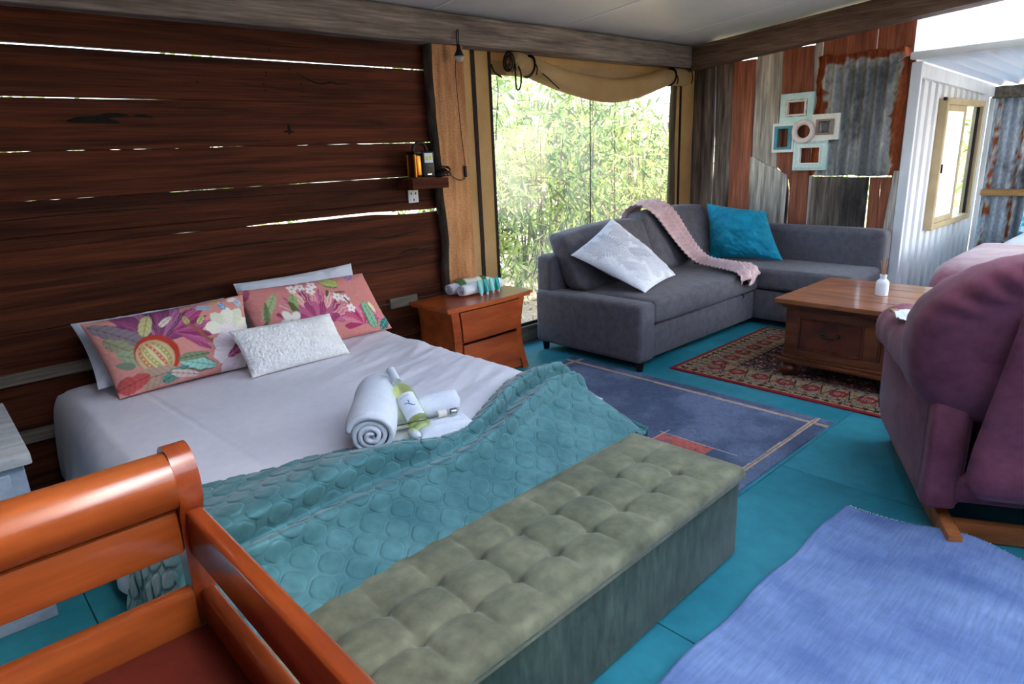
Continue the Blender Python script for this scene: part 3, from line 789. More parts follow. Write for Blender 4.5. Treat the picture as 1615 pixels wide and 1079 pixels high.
def leaves(n, centre, rad, length, width, seed, palette, droop=.5, shell=.35):
    """a cloud of narrow bent leaves: two quads each, coloured leaf by leaf"""
    r = np.random.default_rng(seed)
    d = r.normal(size=(n, 3)); d /= np.linalg.norm(d, axis=1)[:, None]
    q = (r.random(n)**shell)[:, None]
    P = np.array(centre)+d*q*np.array(rad)*(0.75+.5*fbm(d[:, 0]*3+seed, d[:, 2]*3+d[:, 1]*2, 3))[:, None]
    D = r.normal(size=(n, 3))*.6+d*.35; D[:, 2] -= droop
    D /= np.linalg.norm(D, axis=1)[:, None]
    S = np.cross(D, r.normal(size=(n, 3))); S /= np.linalg.norm(S, axis=1)[:, None]
    Nn = np.cross(D, S)
    Ln = (length*(.6+.8*r.random(n)))[:, None]; Wd = (width*(.6+.8*r.random(n)))[:, None]
    mid = P+D*Ln*.5+Nn*Ln*.06
    end = P+D*Ln
    V = np.stack([P, mid-S*Wd*.5, mid+S*Wd*.5, end], 1).reshape(-1, 3)
    i = np.arange(n)*4
    F = np.stack([np.stack([i, i+1, i+2], -1), np.stack([i+1, i+3, i+2], -1)], 1).reshape(-1, 3)
    pal = np.array([lin(c) for c in palette])
    c = pal[r.integers(0, len(pal), n)]*(.7+.6*r.random(n))[:, None]
    return V, F, np.repeat(c, 4, 0)
PAL = [(78, 106, 44), (130, 158, 70), (168, 188, 100), (64, 88, 42), (186, 194, 116), (104, 128, 62), (96, 84, 58)]
PAL2 = [(150, 178, 82), (186, 200, 112), (116, 146, 66), (202, 208, 140), (84, 108, 52)]
PAL3 = [(160, 146, 108), (190, 174, 134), (140, 148, 94), (114, 130, 74)]
def shrub(x, y, h, r, n, seed, pal, ll=.16, lw=.026, label='narrow-leaved bush in the thicket outside the canvas window'):
    zb = -.34+.02*max(y-6, 0)
    t = thing('shrub', label, 'shrub', (x, y, zb), 0, 'bushes outside the canvas window')
    rr = random.Random(seed); tubes = []
    for k in range(6):
        a = rr.random()*6.28; b = rr.random()*r*.7
        tubes.append(tube(spline([(.05*math.cos(a), .05*math.sin(a), 0), (b*.4*math.cos(a), b*.4*math.sin(a), h*.35), (b*math.cos(a+.3), b*math.sin(a+.3), h*.85)], 8), [.018*(1-.1*q) for q in range(8)], 5))
    part('stem', join(*tubes), MATS['twig'], t, smooth='all')
    V, F, c = leaves(n, (0, 0, h*.56), (r, r, h*.52), ll, lw, seed, pal)
    f = mk('foliage', V, F, MATS['leaf'], t, cols=c); f['kind'] = 'stuff'
    return t
rs = random.Random(3)
spots = []
for k, (x, y, h, r) in enumerate([(4.15, 4.95, 2.5, .55), (5.1, 5.0, 2.2, .6), (6.0, 5.1, 2.6, .6), (6.9, 5.2, 2.3, .6), (7.9, 5.5, 1.9, .6),
                                  (4.7, 6.0, 3.0, .8), (6.0, 6.3, 3.2, .9), (7.4, 6.6, 3.0, .9), (8.8, 6.9, 2.4, .9), (10.3, 7.4, 2.2, .9),
                                  (7.0, 9.0, 4.0, 1.2), (11.4, 10.0, 2.6, 1.2)]):
    near = y < 5.8
    shrub(x, y, h, r, 1500 if near else 1700, 100+k, (PAL if k % 3 else PAL2) if k % 4 != 3 else PAL3+PAL, .17 if near else .22, .026 if near else .040)
for k, (x, y, h, r) in enumerate([(.7, 7.4, 2.6, .9), (2.9, 7.8, 2.8, .9)]):
    shrub(x, y, h, r, 1600, 200+k, PAL2, .18, .04, label='narrow-leaved bush glimpsed through the slits of the plank wall')['group'] = 'bushes behind the plank wall'
for k, (x, y, h, r) in enumerate([(9.2, 4.2, 1.8, .8), (10.8, 5.4, 2.4, 1.0), (11.5, 3.4, 2.6, 1.0)]):
    shrub(x, y, h, r, 1600, 300+k, PAL2+PAL3, .18, .04, label='pale dry bush seen through the sliding annex window')['group'] = 'bushes beyond the annex window'
V, F, c = leaves(5200, (5.5, 5.2, -.27), (3.4, 1.9, .04), .07, .02, 77, [(206, 188, 160), (170, 146, 116), (226, 214, 190), (140, 112, 84)], .0, .6)
V[:, 2] = np.maximum(V[:, 2], -.36)
f = mk('leaf_litter', V, F, MATS['litter'], cols=c); f['kind'] = 'stuff'
tag(f, 'dry leaf litter scattered on the pale ground outside the window', 'leaves')

# =================================================================== helpers for furniture
def wpart(name, VF, mat, parent, smooth=None, cols=None, ang=35):
    """part given in world coordinates under an unrotated thing"""
    V, F = VF
    V = np.asarray(V, float)-np.array(parent.location if parent.parent is None else (Vector(parent.location)+Vector(parent.parent.location)))
    return part(name, (V, F), mat, parent, smooth, cols, ang)

def pillow4(bl, br, tl, tr, tf, tb, nu=40, nv=30, pinch=.05, seed=1, wr=.006, p=2.4, fluff=0.0, q=.5):
    """soft cushion through four corners; tf/tb thickness on the front/back of its plane"""
    bl, br, tl, tr = (np.array(a, float) for a in (bl, br, tl, tr))
    u = np.linspace(-1, 1, nu); v = np.linspace(-1, 1, nv)
    U, Vv = np.meshgrid(u, v, indexing='ij')
    Ue = U*(1-pinch*(1-Vv**2)*np.abs(U)**2); Ve = Vv*(1-pinch*(1-U**2)*np.abs(Vv)**2)
    a = ((Ue+1)/2)[..., None]; b = ((Ve+1)/2)[..., None]
    P = bl*(1-a)*(1-b)+br*a*(1-b)+tl*(1-a)*b+tr*a*b
    du = np.gradient(P, axis=0); dv = np.gradient(P, axis=1)
    N = np.cross(du, dv); N /= np.linalg.norm(N, axis=2)[..., None]+1e-12
    h = (np.clip(1-np.abs(U)**p, 0, 1)*np.clip(1-np.abs(Vv)**p, 0, 1))**q
    n1 = (fbm(U*2.2+seed*3.1, Vv*2.2+seed, 4)-.5)*2
    edge = np.exp(-((1-np.maximum(np.abs(U), np.abs(Vv)))/.25))
    n2 = (fbm(U*9+seed, Vv*9+seed*2, 3)-.5)*2
    hf = h*tf+wr*(n1*1.4+n2*edge*1.2)*h**.4
    if fluff: hf = hf+fluff*(vnoise(U*nu*.42+seed, Vv*nv*.42)-.35)*h**.3
    hb = h*tb+wr*n1*h**.4
    A = P+N*hf[..., None]; B = P-N*hb[..., None]
    F = np.concatenate([gfaces(nu, nv), gfaces(nu, nv, nu*nv)[:, ::-1]])
    V = np.concatenate([A.reshape(-1, 3), B.reshape(-1, 3)])
    return V, F, (U+1)/2, (Vv+1)/2

# ---------- printed cloth painting (flat print only)
class Print:
    def __init__(s, U, V, w, h, base):
        s.x = U*w; s.y = V*h; s.w = w; s.h = h
        s.c = np.ones(U.shape+(3,))*np.array(lin(base))
        s.n = fbm(s.x*40, s.y*40, 3); s.n2 = fbm(s.x*160+3, s.y*160, 2)
        s.c *= (.93+.14*s.n2)[..., None]
    def put(s, mask, col):
        s.c = s.c+(np.array(lin(col))-s.c)*np.clip(mask, 0, 1)[..., None]
    def ell(s, cx, cy, a, b, rot, col, soft=.15, wob=.15):
        c_, s_ = math.cos(rot), math.sin(rot)
        X = (s.x-cx)*c_+(s.y-cy)*s_; Y = -(s.x-cx)*s_+(s.y-cy)*c_
        d = np.sqrt((X/a)**2+(Y/b)**2)+wob*(s.n-.5)*2
        s.put(sst(1+soft, 1-soft, d), col); return X/a, Y/b, d
    def leaf(s, x0, y0, x1, y1, wd, col, vein=None, edge=None):
        L = math.hypot(x1-x0, y1-y0); ux, uy = (x1-x0)/L, (y1-y0)/L
        t = ((s.x-x0)*ux+(s.y-y0)*uy)/L; q = (-(s.x-x0)*uy+(s.y-y0)*ux)
        prof = wd*np.sqrt(np.clip(t, 0, 1)*np.clip(1-t, 0, 1)*4)*(1-.35*np.clip(t, 0, 1))
        d = np.abs(q)/(prof+1e-6)+.55*(s.n-.5)
        ins = (t > 0)*(t < 1)
        if edge is not None: s.put(ins*sst(1.25, 1.1, d), edge)
        s.put(ins*sst(1.0, .85, d), col)
        if vein is not None:
            s.put(.55*ins*(d < 1)*(sst(.0035, .0012, np.abs(q))+.7*sst(.75, .95, np.sin((t*L+np.abs(q)*.7)*260))), vein)
    def petals(s, cx, cy, r0, r1, n, a0, a1, cols, jag=.35):
        X = s.x-cx; Y = s.y-cy; r = np.hypot(X, Y); th = np.arctan2(Y, X)
        for k in range(n):
            a = a0+(a1-a0)*(k+.5)/n
            da = (th-a+PI) % (2*PI)-PI
            half = abs(a1-a0)/n*.62
            tip = r1*(1-jag*(np.abs(da)/half)**1.6)*(.9+.2*s.n)
            msk = (np.abs(da) < half)*(r > r0)*(r < tip)
            c = cols[k % len(cols)]
            s.put(msk*.95, c)
            s.put(msk*sst(.55, .8, np.sin(da*55+s.n*9)*.5+.5)*.5, cols[(k+1) % len(cols)])
    def dab(s, cx, cy, r, col, n=5):
        for k in range(n):
            a = 2*PI*k/n+cx*40
            s.ell(cx+r*.6*math.cos(a), cy+r*.6*math.sin(a), r*.52, r*.36, a, col, .2, .1)
        s.ell(cx, cy, r*.22, r*.22, 0, (196, 160, 70), .2, .1)

# =================================================================== BED
bed = thing('bed', 'queen bed made up with a smooth white fitted sheet against the dark plank wall', 'bed', (1.13, 2.39, 0))
wpart('base', box(.44, 1.86, 1.60, 3.35, .0, .20, .012), MATS['webbing'], bed)
wpart('mattress', box(.39, 1.875, 1.62, 3.365, .20, .420, .06, 4), MATS['white_linen'], bed, True)
def resample(pts, n):
    P = np.array(pts, float); d = np.r_[0, np.cumsum(np.linalg.norm(np.diff(P, axis=0), axis=1))]
    s = np.linspace(0, d[-1], n)
    return np.stack([np.interp(s, d, P[:, k]) for k in range(P.shape[1])], -1), s
prof = spline([(.300, .05), (.305, .16), (.318, .28), (.335, .37), (.375, .43), (.45, .4455), (.8, .4465), (1.4, .4465), (1.80, .4455), (1.865, .432), (1.90, .395), (1.908, .30), (1.900, .18), (1.895, .08)], 400)
prof, sarc = resample(prof, 230)
nv_ = 200; Yv = np.linspace(3.372, 1.55, nv_)
PX = np.repeat(prof[:, 0][:, None], nv_, 1); PZ = np.repeat(prof[:, 1][:, None], nv_, 1); PY = np.repeat(Yv[None, :], 230, 0)
topm = sst(.41, .445, PZ)
# soft creases: long, shallow, running mostly along the bed's width from the right edge, and pulled folds at the left head corner
r1 = fbm(PX*1.3+PY*1.6, PY*9-PX*2.6, 4)
wrk = .008*(r1-.5)*2*(.4+.9*sst(1.0, 1.8, PX))
wrk += .012*(np.abs(fbm(PX*2.0, PY*6-PX*3.1+5, 3)-.5)*-2+.3)*sst(.9, 1.6, PX)
wrk += .010*(fbm(PX*9-PY*4, PY*3+PX*5, 3)-.5)*sst(.62, .36, PX)*sst(2.2, 3.0, PY)
wrk += -.0035*np.exp(-((PX-.62-(2.9-PY)*.06)/.006)**2)+-.003*np.exp(-((PY-2.42-(PX-1.)*.02)/.006)**2)*sst(.9, 1.2, PX)
PZ = PZ+wrk*topm*(.15+.85*sst(1.72, 2.0, PY))
side = (1-topm)
PX = PX-(side*(PX < 1))*(.020*sst(.30, .05, PZ)*(1+np.sin(PY*26)*.6)+.02*(fbm(PY*4, PZ*3+PY*2, 3)-.5)*2)*sst(3.3, 2.9, PY)
PX = PX+(side*(PX > 1))*.012*(fbm(PY*5, PZ*4, 3)-.5)
cr = np.maximum(0, (3.372-PY-.07)*-1)/.07
PZ = PZ-topm*.02*cr**2
PZ = PZ-topm*(.03*sst(1.80, 1.64, PY)+.10*np.clip((1.66-PY)/.11, 0, 1)**2)
V = np.stack([PX, PY, PZ], -1).reshape(-1, 3)-np.array(bed.location)
mk('fitted_sheet', V, gfaces(230, nv_)[:, ::-1], MATS['sheet'], bed, smooth=True)

# quilt
qp = spline([(.250, .07), (.262, .18), (.283, .32), (.318, .425), (.385, .466), (.5, .470), (1.2, .472), (1.80, .470), (1.885, .458), (1.935, .415), (1.950, .33), (1.953, .22), (1.952, .12)], 400)
NS, NT = 860, 380
qp, qs = resample(qp, NS)
iX = lambda pts: (lambda x: np.interp(x, [p[0] for p in pts], [p[1] for p in pts]))
fE = iX([(.25, 1.95), (.470, 1.896), (.641, 1.854), (.836, 1.785), (.988, 1.732), (1.172, 1.655), (1.296, 1.662), (1.457, 1.745), (1.670, 1.864), (1.850, 1.905), (1.94, 1.87)])
fA = iX([(.25, 1.555), (.473, 1.578), (.658, 1.602), (.924, 1.638), (1.12, 1.606), (1.327, 1.642), (1.555, 1.748), (1.765, 1.800), (1.94, 1.79)])
f1 = iX([(.25, 1.525), (.473, 1.540), (.658, 1.558), (.924, 1.578), (1.12, 1.566), (1.327, 1.602), (1.555, 1.696), (1.765, 1.752), (1.94, 1.75)])
fB = iX([(.25, 1.480), (.473, 1.496), (.69, 1.512), (.925, 1.518), (1.188, 1.528), (1.43, 1.598), (1.752, 1.708), (1.94, 1.71)])
f2 = iX([(.25, 1.430), (.50, 1.450), (.77, 1.466), (.968, 1.466), (1.251, 1.484), (1.556, 1.578), (1.829, 1.655), (1.94, 1.66)])
sm = lambda f: (lambda x: (f(x-.06)+f(x-.03)+f(x)+f(x+.03)+f(x+.06))/5)
fE, fA, f1, fB, f2 = map(sm, (fE, fA, f1, fB, f2))
xq = qp[:, 0]; zq = qp[:, 1]
y0 = 1.300+.055*(np.clip(xq, .4, 1.95)-.545)
tt = np.linspace(0, 1, NT)
yE_ = fE(xq)
zq = np.where(zq > .4, zq+.006, zq)
YQ = y0[:, None]+(yE_-y0)[:, None]*tt[None, :]
XQ = np.repeat(xq[:, None], NT, 1); ZQ = np.repeat(zq[:, None], NT, 1)
# drop to the bench at the foot
tau = np.clip((YQ-y0[:, None])/.44, 0, 1)
drop = .140*(1-tau)**1.5
onTop = sst(.30, .46, ZQ)
ZQ = np.where(ZQ > .1, np.maximum(ZQ-drop*onTop, .06), ZQ)
# the two long folds
def fold(Y, a, b, c, d, e, hA, hB):
    """heights through edge a > crest b > valley c > crest d > valley e"""
    out = np.zeros_like(Y)
    def seg(y_hi, y_lo, h_hi, h_lo):
        t = np.clip((y_hi-Y)/(y_hi-y_lo+1e-6), 0, 1); s_ = t*t*(3-2*t)
        return np.where((Y <= y_hi) & (Y > y_lo), h_hi+(h_lo-h_hi)*s_, 0)
    st = np.minimum(a, b+.20)
    out += np.where(Y > st, -.012*sst(0, 1, (Y-st)/(a-st+1e-6)), 0)
    out += seg(st, b, 0, hA)+seg(b, c, hA, -.002)+seg(c, d, -.002, hB)+seg(d, e, hB, 0)
    return out
ex = lambda f: np.repeat(f(xq)[:, None], NT, 1)
hA = .064*(sst(.2, .5, XQ))*(1-.25*sst(1.5, 1.9, XQ))*(1-.62*np.exp(-((XQ-1.2)/.17)**2)); hB = .052*(.75+.25*np.sin(XQ*5))
fo = fold(YQ, ex(fE), ex(fA), ex(f1), ex(fB), ex(f2), hA, hB)*onTop
fo += .012*(fbm(XQ*3.2, YQ*5, 3)-.5)*onTop
# quilting: rounded octagons with double stitch
arcT = np.concatenate([np.zeros((NS, 1)), np.cumsum(np.sqrt(np.diff(YQ, axis=1)**2+np.diff(ZQ+fo, axis=1)**2), 1)], 1)
PIT_ = .073
su = (qs[:, None]+arcT)*.7071/PIT_; sv = (arcT-qs[:, None])*.7071/PIT_+.15
a_ = su-np.floor(su)-.5; b_ = sv-np.floor(sv)-.5
dd = (np.maximum(np.abs(a_), np.abs(b_))**22+((np.abs(a_)+np.abs(b_))/1.56)**22)**(1/22)
gro = np.exp(-((dd-.440)/.024)**2)
puff = .0030*np.sqrt(np.clip(1-(dd/.46)**5, 0, 1))-.0032*gro+.0012*(fbm(su*5, sv*5, 2)-.5)
# normals of the base
B0 = np.stack([XQ, YQ-.75*np.maximum(fo, 0)*sst(.25, .5, XQ), ZQ+fo], -1)
du = np.gradient(B0, axis=0); dv = np.gradient(B0, axis=1)
Nn = np.cross(du, dv); Nn /= np.linalg.norm(Nn, axis=2)[..., None]+1e-12
sgn = np.sign(Nn[NS//2, NT//2, 2]); Nn *= sgn
wave_l = .018*np.sin(YQ*30)*sst(.30, .08, ZQ)*(XQ < 1)
B0[..., 0] -= wave_l
Q = B0+Nn*puff[..., None]
qu = thing('quilt', 'teal quilted velvet coverlet bunched in folds across the foot of the bed', 'quilt', (1.1, 1.6, .45))
def skirted(P, drop):
    nu, nv = P.shape[:2]
    V = P.reshape(-1, 3); F = gfaces(nu, nv)
    ring = [i*nv for i in range(nu)]+[(nu-1)*nv+j for j in range(1, nv)]+[i*nv+nv-1 for i in range(nu-2, -1, -1)]+[j for j in range(nv-2, 0, -1)]
    low = V[ring]-drop; nR = len(ring)
    Fs = np.array([[ring[(i+1) % nR], ring[i], nu*nv+i, nu*nv+(i+1) % nR] for i in range(nR)])
    return np.concatenate([V, low]), np.concatenate([F, Fs])
qv, qf = skirted(Q, np.array([0, 0, .010]))
mk('quilted_cover', qv-np.array(qu.location), qf, MATS['quilt_velvet'], qu, smooth=True)

# pillows and cushions on the bed
G1 = 'white sleeping pillows behind the floral cushions'
for lab, cs, sd in (('plain white pillow slumped behind the left floral cushion', ((.47, 3.10, .475), (1.05, 3.16, .47), (.445, 3.235, .745), (1.10, 3.285, .735)), 3),
                    ('plain white pillow standing behind the right floral cushion', ((1.15, 3.18, .47), (1.84, 3.19, .47), (1.165, 3.315, .79), (1.83, 3.32, .80)), 5)):
    V, F, U, Vv = pillow4(*cs, .085, .05, 60, 44, .05, sd, .020)
    o = mk('pillow', V, F, MATS['white_linen'], smooth=True)
    tag(o, lab, 'pillow', G1)

def floral_left(U, V):
    p = Print(U, V, .62, .33, (206, 140, 130))
    p.petals(.22, .18, .0, .20, 13, .25*PI-.7, .25*PI+2.3, [(108, 56, 94), (150, 70, 118), (84, 50, 82), (176, 110, 150)], .3)
    p.petals(.28, .215, .0, .165, 8, -.75, .75, [(158, 58, 108), (186, 98, 142), (128, 46, 92)], .3)
    p.leaf(.17, .18, .01, .31, .05, (132, 118, 126), (84, 74, 82)); p.leaf(.14, .14, .03, .24, .042, (150, 150, 118), (96, 96, 76))
    p.leaf(.17, .22, .22, .31, .03, (190, 184, 130), (120, 124, 76)); p.leaf(.24, .25, .30, .285, .016, (222, 214, 196), (150, 130, 130))
    p.leaf(.18, .11, .05, .17, .046, (150, 164, 130), (90, 110, 84)); p.leaf(.10, .11, .03, .13, .02, (118, 130, 110))
    p.ell(.195, .135, .088, .086, 0, (176, 58, 40), .05, .06)
    X, Y, d = p.ell(.185, .128, .072, .070, 0, (214, 204, 160), .08, .05)
    ins = d < .97
    Xr = X*.92+Y*.39; Yr = -X*.39+Y*.92
    mer = Xr/np.sqrt(np.clip(1.06-Yr**2, .05, 2))
    for m0, cc in ((-.62, (188, 120, 60)), (-.22, (170, 164, 84)), (.22, (196, 84, 50)), (.60, (160, 158, 80))):
        w__ = .13 if m0 != .22 else .10
        p.put(ins*sst(w__*1.3, w__*.7, np.abs(mer-m0)+.10*(p.n-.5))*.85, cc)
        p.put(ins*sst(w__*.7, w__*.2, np.abs(mer-m0))*sst(.2, .6, np.sin(Yr*26+m0*9))*.6, (236, 228, 196))
    p.put(ins*sst(.55, .9, np.sqrt(X**2+Y**2))*.35, (150, 70, 46))
    p.leaf(.27, .09, .42, .035, .034, (150, 204, 190), (84, 126, 108), (96, 92, 80)); p.leaf(.27, .10, .40, .095, .022, (126, 140, 108), (70, 84, 62))
    p.leaf(.06, .045, .26, .055, .05, (176, 150, 130), (108, 80, 84)); p.leaf(.18, .02, .30, .06, .03, (96, 140, 128), (54, 84, 78))
    p.leaf(.0, .03, .14, .06, .04, (190, 84, 82), (120, 50, 56)); p.leaf(.22, .05, .34, .015, .022, (206, 186, 176), (110, 80, 90))
    # vine and white blossoms to the right
    for k in range(26):
        t = k/25; p.ell(.34+.13*t, .235-.125*t+.012*math.sin(t*9), .007, .006, 0, (150, 92, 60), .3, .2)
    p.leaf(.35, .235, .34, .275, .014, (176, 176, 110), (110, 116, 62)); p.leaf(.385, .225, .42, .262, .014, (184, 186, 120), (112, 120, 66)); p.leaf(.40, .20, .45, .205, .012, (190, 186, 130))
    p.ell(.455, .125, .014, .012, .5, (204, 140, 60), .2); p.ell(.47, .135, .012, .01, 0, (196, 80, 60), .2)
    p.petals(.52, .165, .0, .12, 5, .1, 3.0, [(232, 230, 216), (210, 216, 190)], .25)
    p.leaf(.46, .15, .53, .185, .026, (196, 200, 150), (236, 232, 220))
    p.petals(.57, .085, .0, .15, 5, 1.9, 4.6, [(236, 226, 224), (220, 200, 206)], .2)
    p.leaf(.60, .115, .48, .06, .026, (168, 72, 120), (220, 170, 190)); p.leaf(.60, .125, .52, .10, .014, (148, 56, 104))
    p.leaf(.40, .305, .47, .29, .016, (150, 180, 196), (110, 140, 160)); p.leaf(.50, .31, .52, .27, .014, (100, 146, 190), (200, 214, 224)); p.leaf(.57, .32, .60, .27, .018, (180, 190, 206), (110, 130, 160))
    p.ell(.485, .315, .012, .01, 0, (190, 160, 70), .3); p.ell(.56, .315, .02, .012, .3, (228, 214, 206), .3)
    return p.c
def floral_right(U, V):
    p = Print(U, V, .70, .33, (206, 134, 128))
    p.petals(.30, .10, .0, .20, 13, -.1, PI+.25, [(184, 84, 126), (226, 160, 166), (152, 50, 98), (232, 190, 176)], .3)
    p.petals(.30, .10, .0, .12, 8, 0, PI, [(146, 46, 98), (196, 104, 140)], .3)
    p.petals(.54, .05, .0, .115, 9, .1, PI+.1, [(190, 64, 110), (224, 140, 160), (160, 44, 92)], .3)
    p.leaf(.05, .17, .155, .285, .028, (168, 186, 136), (106, 130, 84)); p.leaf(.06, .15, .09, .25, .018, (120, 134, 94), (80, 94, 66))
    p.leaf(.20, .17, .235, .27, .03, (150, 176, 112), (84, 110, 60)); p.leaf(.22, .16, .20, .235, .02, (96, 92, 60))
    p.dab(.175, .135, .055, (236, 232, 224)); p.ell(.175, .13, .014, .012, 0, (180, 168, 80), .2)
    for x, y in ((.25, .295), (.295, .30), (.335, .27), (.36, .30), (.455, .215), (.495, .20), (.50, .145)): p.dab(x, y, .023, (236, 226, 226))
    p.leaf(.50, .285, .405, .318, .034, (170, 186, 108), (196, 96, 110), (92, 112, 60))
    p.leaf(.425, .26, .40, .225, .010, (90, 86, 66)); p.leaf(.45, .24, .52, .235, .008, (120, 96, 80)); p.leaf(.49, .21, .505, .165, .006, (100, 90, 70))
    p.leaf(.60, .02, .585, .17, .036, (140, 186, 150), (44, 96, 88), (60, 110, 96)); p.leaf(.62, .12, .665, .05, .022, (214, 96, 130), (240, 190, 190))
    p.leaf(.63, .01, .70, .06, .03, (44, 116, 112), (130, 190, 180)); p.leaf(.62, .16, .64, .10, .016, (226, 220, 170))
    p.leaf(.0, .05, .06, .16, .03, (130, 96, 78), (90, 66, 60)); p.leaf(.02, .01, .14, .045, .024, (148, 60, 88)); p.leaf(.0, .28, .05, .33, .02, (170, 84, 110))
    p.leaf(.62, .33, .56, .30, .02, (150, 110, 160), (190, 160, 200))
    return p.c
for lab, cs, fn, sd in (('coral floral cushion with a big red pomegranate, at the left of the bed head', ((.515, 2.962, .455), (1.09, 2.975, .455), (.455, 3.085, .765), (1.125, 3.10, .77)), floral_left, 7),
                        ('coral floral cushion with magenta blooms, at the right of the bed head', ((1.145, 3.02, .455), (1.875, 3.025, .46), (1.115, 3.15, .78), (1.80, 3.155, .765)), floral_right, 9)):
    V, F, U, Vv = pillow4(*cs, .07, .03, 230, 130, .035, sd, .007)
    c = fn(U, Vv).reshape(-1, 3)
    o = mk('floral_cushion', V, F, MATS['floral_print'], smooth=True, cols=np.concatenate([c, c*0+np.array(lin((206, 110, 104)))]))
    tag(o, lab, 'cushion', 'floral cushions at the bed head')
V, F, U, Vv = pillow4((1.00, 2.80, .452), (1.485, 2.80, .452), (.968, 2.905, .655), (1.452, 2.90, .645), .06, .035, 130, 70, .04, 11, .006, fluff=.008)
o = mk('lumbar_cushion', V, F, MATS['boucle'], smooth=True)
tag(o, 'small white fluffy lumbar cushion leaning on the two floral cushions', 'cushion')

# =================================================================== TUFTED BENCH
LB, DB = 1.50, .45
bench = thing('storage_bench', 'long sage green velvet storage bench with a tufted lid at the foot of the bed', 'bench', (1.115, 1.132, 0), math.radians(1.6))
part('base', box(-LB/2+.012, LB/2-.012, -DB/2+.012, DB/2-.012, .004, .292, .012, 2), MATS['bench_base_shaded'], bench, True)
nx, ny = 300, 110
x = np.linspace(-LB/2, LB/2, nx); y = np.linspace(-DB/2, DB/2, ny)
X, Y = np.meshgrid(x, y, indexing='ij')
xb = [-.62+.1475*k for k in range(9)]; yb = [-.075, .065]
xe = np.array([-LB/2-.02]+xb+[LB/2+.06]); ye = np.array([-DB/2-.07]+yb+[DB/2+.07])
def cellu(v, e):
    i = np.clip(np.searchsorted(e, v)-1, 0, len(e)-2)
    return (v-e[i])/(e[i+1]-e[i])*2-1
u, w = cellu(X, xe), cellu(Y, ye)
pf = np.clip(1-np.abs(u)**2.6, 0, 1)**.55*np.clip(1-np.abs(w)**2.6, 0, 1)**.55
db = np.min([np.hypot(X-a, Y-b) for a in xb for b in yb], 0)
Z = .330+.016*pf**.7-.022*np.exp(-(db/.018)**2)
# pleats soften away from the button rows towards the edges
ed = np.minimum(np.minimum(X+LB/2, LB/2-X), np.minimum(Y+DB/2, DB/2-Y))
Z = Z+(.338-Z)*sst(.10, .02, ed)
Z += .003*(fbm(X*9, Y*9, 4)-.5)
Z = np.where(ed < .03, Z-.03*(1-np.sqrt(np.clip(1-((.03-ed)/.03)**2, 0, 1))), Z)
top = np.stack([X, Y, Z], -1)
V = top.reshape(-1, 3); F = gfaces(nx, ny)
# skirt of the lid
ring = [i*ny for i in range(nx)]+[(nx-1)*ny+j for j in range(1, ny)]+[i*ny+ny-1 for i in range(nx-2, -1, -1)]+[j for j in range(ny-2, 0, -1)]
low = V[ring].copy(); low[:, 2] = .288; low[:, :2] *= .997
nR = len(ring); V = np.concatenate([V, low])
Fs = np.array([[ring[(i+1) % nR], ring[i], nx*ny+i, nx*ny+(i+1) % nR] for i in range(nR)])
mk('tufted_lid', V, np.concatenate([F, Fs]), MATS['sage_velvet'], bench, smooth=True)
a = LB/2+.001; b = DB/2+.001
part('piping', tube([(-a, -b, .303), (a, -b, .303), (a, b, .303), (-a, b, .303), (-a, -b, .303)], .0022, 6), MATS['bench_base_shaded'], bench, 'all')
bt = lathe([(.0005, .006), (.008, .0045), (.011, 0), (.008, -.003)], 12)
proto = None
for p in xb:
    for q in yb:
        if proto is None: proto = part('button', bt, MATS['sage_velvet'], bench, 'all', loc=(p, q, .307))
        else:
            o = proto.copy(); COL.objects.link(o); o.location = (p, q, .307)

# =================================================================== SLEIGH DAYBED in the foreground
db_ = thing('wooden_settee', 'glossy orange wooden sleigh settee with slatted back rails in the foreground', 'settee', (-.2, .4, 0))
OW, OWY = MATS['orange_wood'], MATS['orange_wood_y']
Xi = .288
# scrolled end board (profile in y,z)
def scroll(y, z, r, zb, w=.024, n=44):
    pts = []
    for k in range(n+1):
        a = -PI*.30+PI*1.30*k/n
        pts.append((y+r*math.cos(a)*.86, z+r*math.sin(a)))
    pts += [(y-r*.80, z-.030), (y-r*.62, z-.052), (y-.030, z-.078), (y-.026, z-.12), (y-.022, zb), (y+.030, zb), (y+.032, z-r*1.35)]
    return pts
V, F = prism(scroll(1.283, .782, .068, .02), Xi-.016, Xi+.026, 'x')
wpart('end_post', (V, F), OWY, db_, True, ang=30)
pr = []
for k in range(40):
    a = 2*PI*k/40
    rr = .058*(1+.05*math.cos(2*a))
    pr.append((1.277+rr*math.cos(a)*.92, .785+rr*math.sin(a)))
wpart('top_roll', prism(pr, -.80, Xi-.0165, 'x'), OW, db_, True, ang=30)
wpart('end_rail', box(-.80, Xi-.0165, 1.256, 1.282, .638, .7275, .006), OW, db_, True)
wpart('end_rail', box(-.80, Xi-.0165, 1.248, 1.282, .470, .558, .007), OW, db_, True)
wpart('back_rail', box(Xi-.006, Xi+.026, -.45, 1.262, .622, .728, .008, 3), OWY, db_, True)
wpart('back_rail', box(Xi-.006, Xi+.026, -.45, 1.262, .465, .546, .008, 3), OWY, db_, True)
wpart('back_post', box(Xi-.012, Xi+.028, -.50, -.452, .0, .74, .008), OWY, db_, True)
wpart('end_post', box(-.842, -.802, 1.25, 1.30, .0, .74, .008), OWY, db_, True)
wpart('seat', box(-.83, Xi-.0055, -.47, 1.2485, .428, .474, .0015), MATS['seat_vinyl'], db_, True)
wpart('seat_frame', join(box(-.83, Xi-.01, -.46, -.43, .34, .426, .005), box(-.83, Xi-.01, 1.20, 1.235, .34, .426, .005), box(-.83, -.80, -.43, 1.20, .34, .426, .005)), OW, db_, True)
wpart('leg', box(-.84, -.79, -.48, -.43, .0, .338, .006), OW, db_, True)

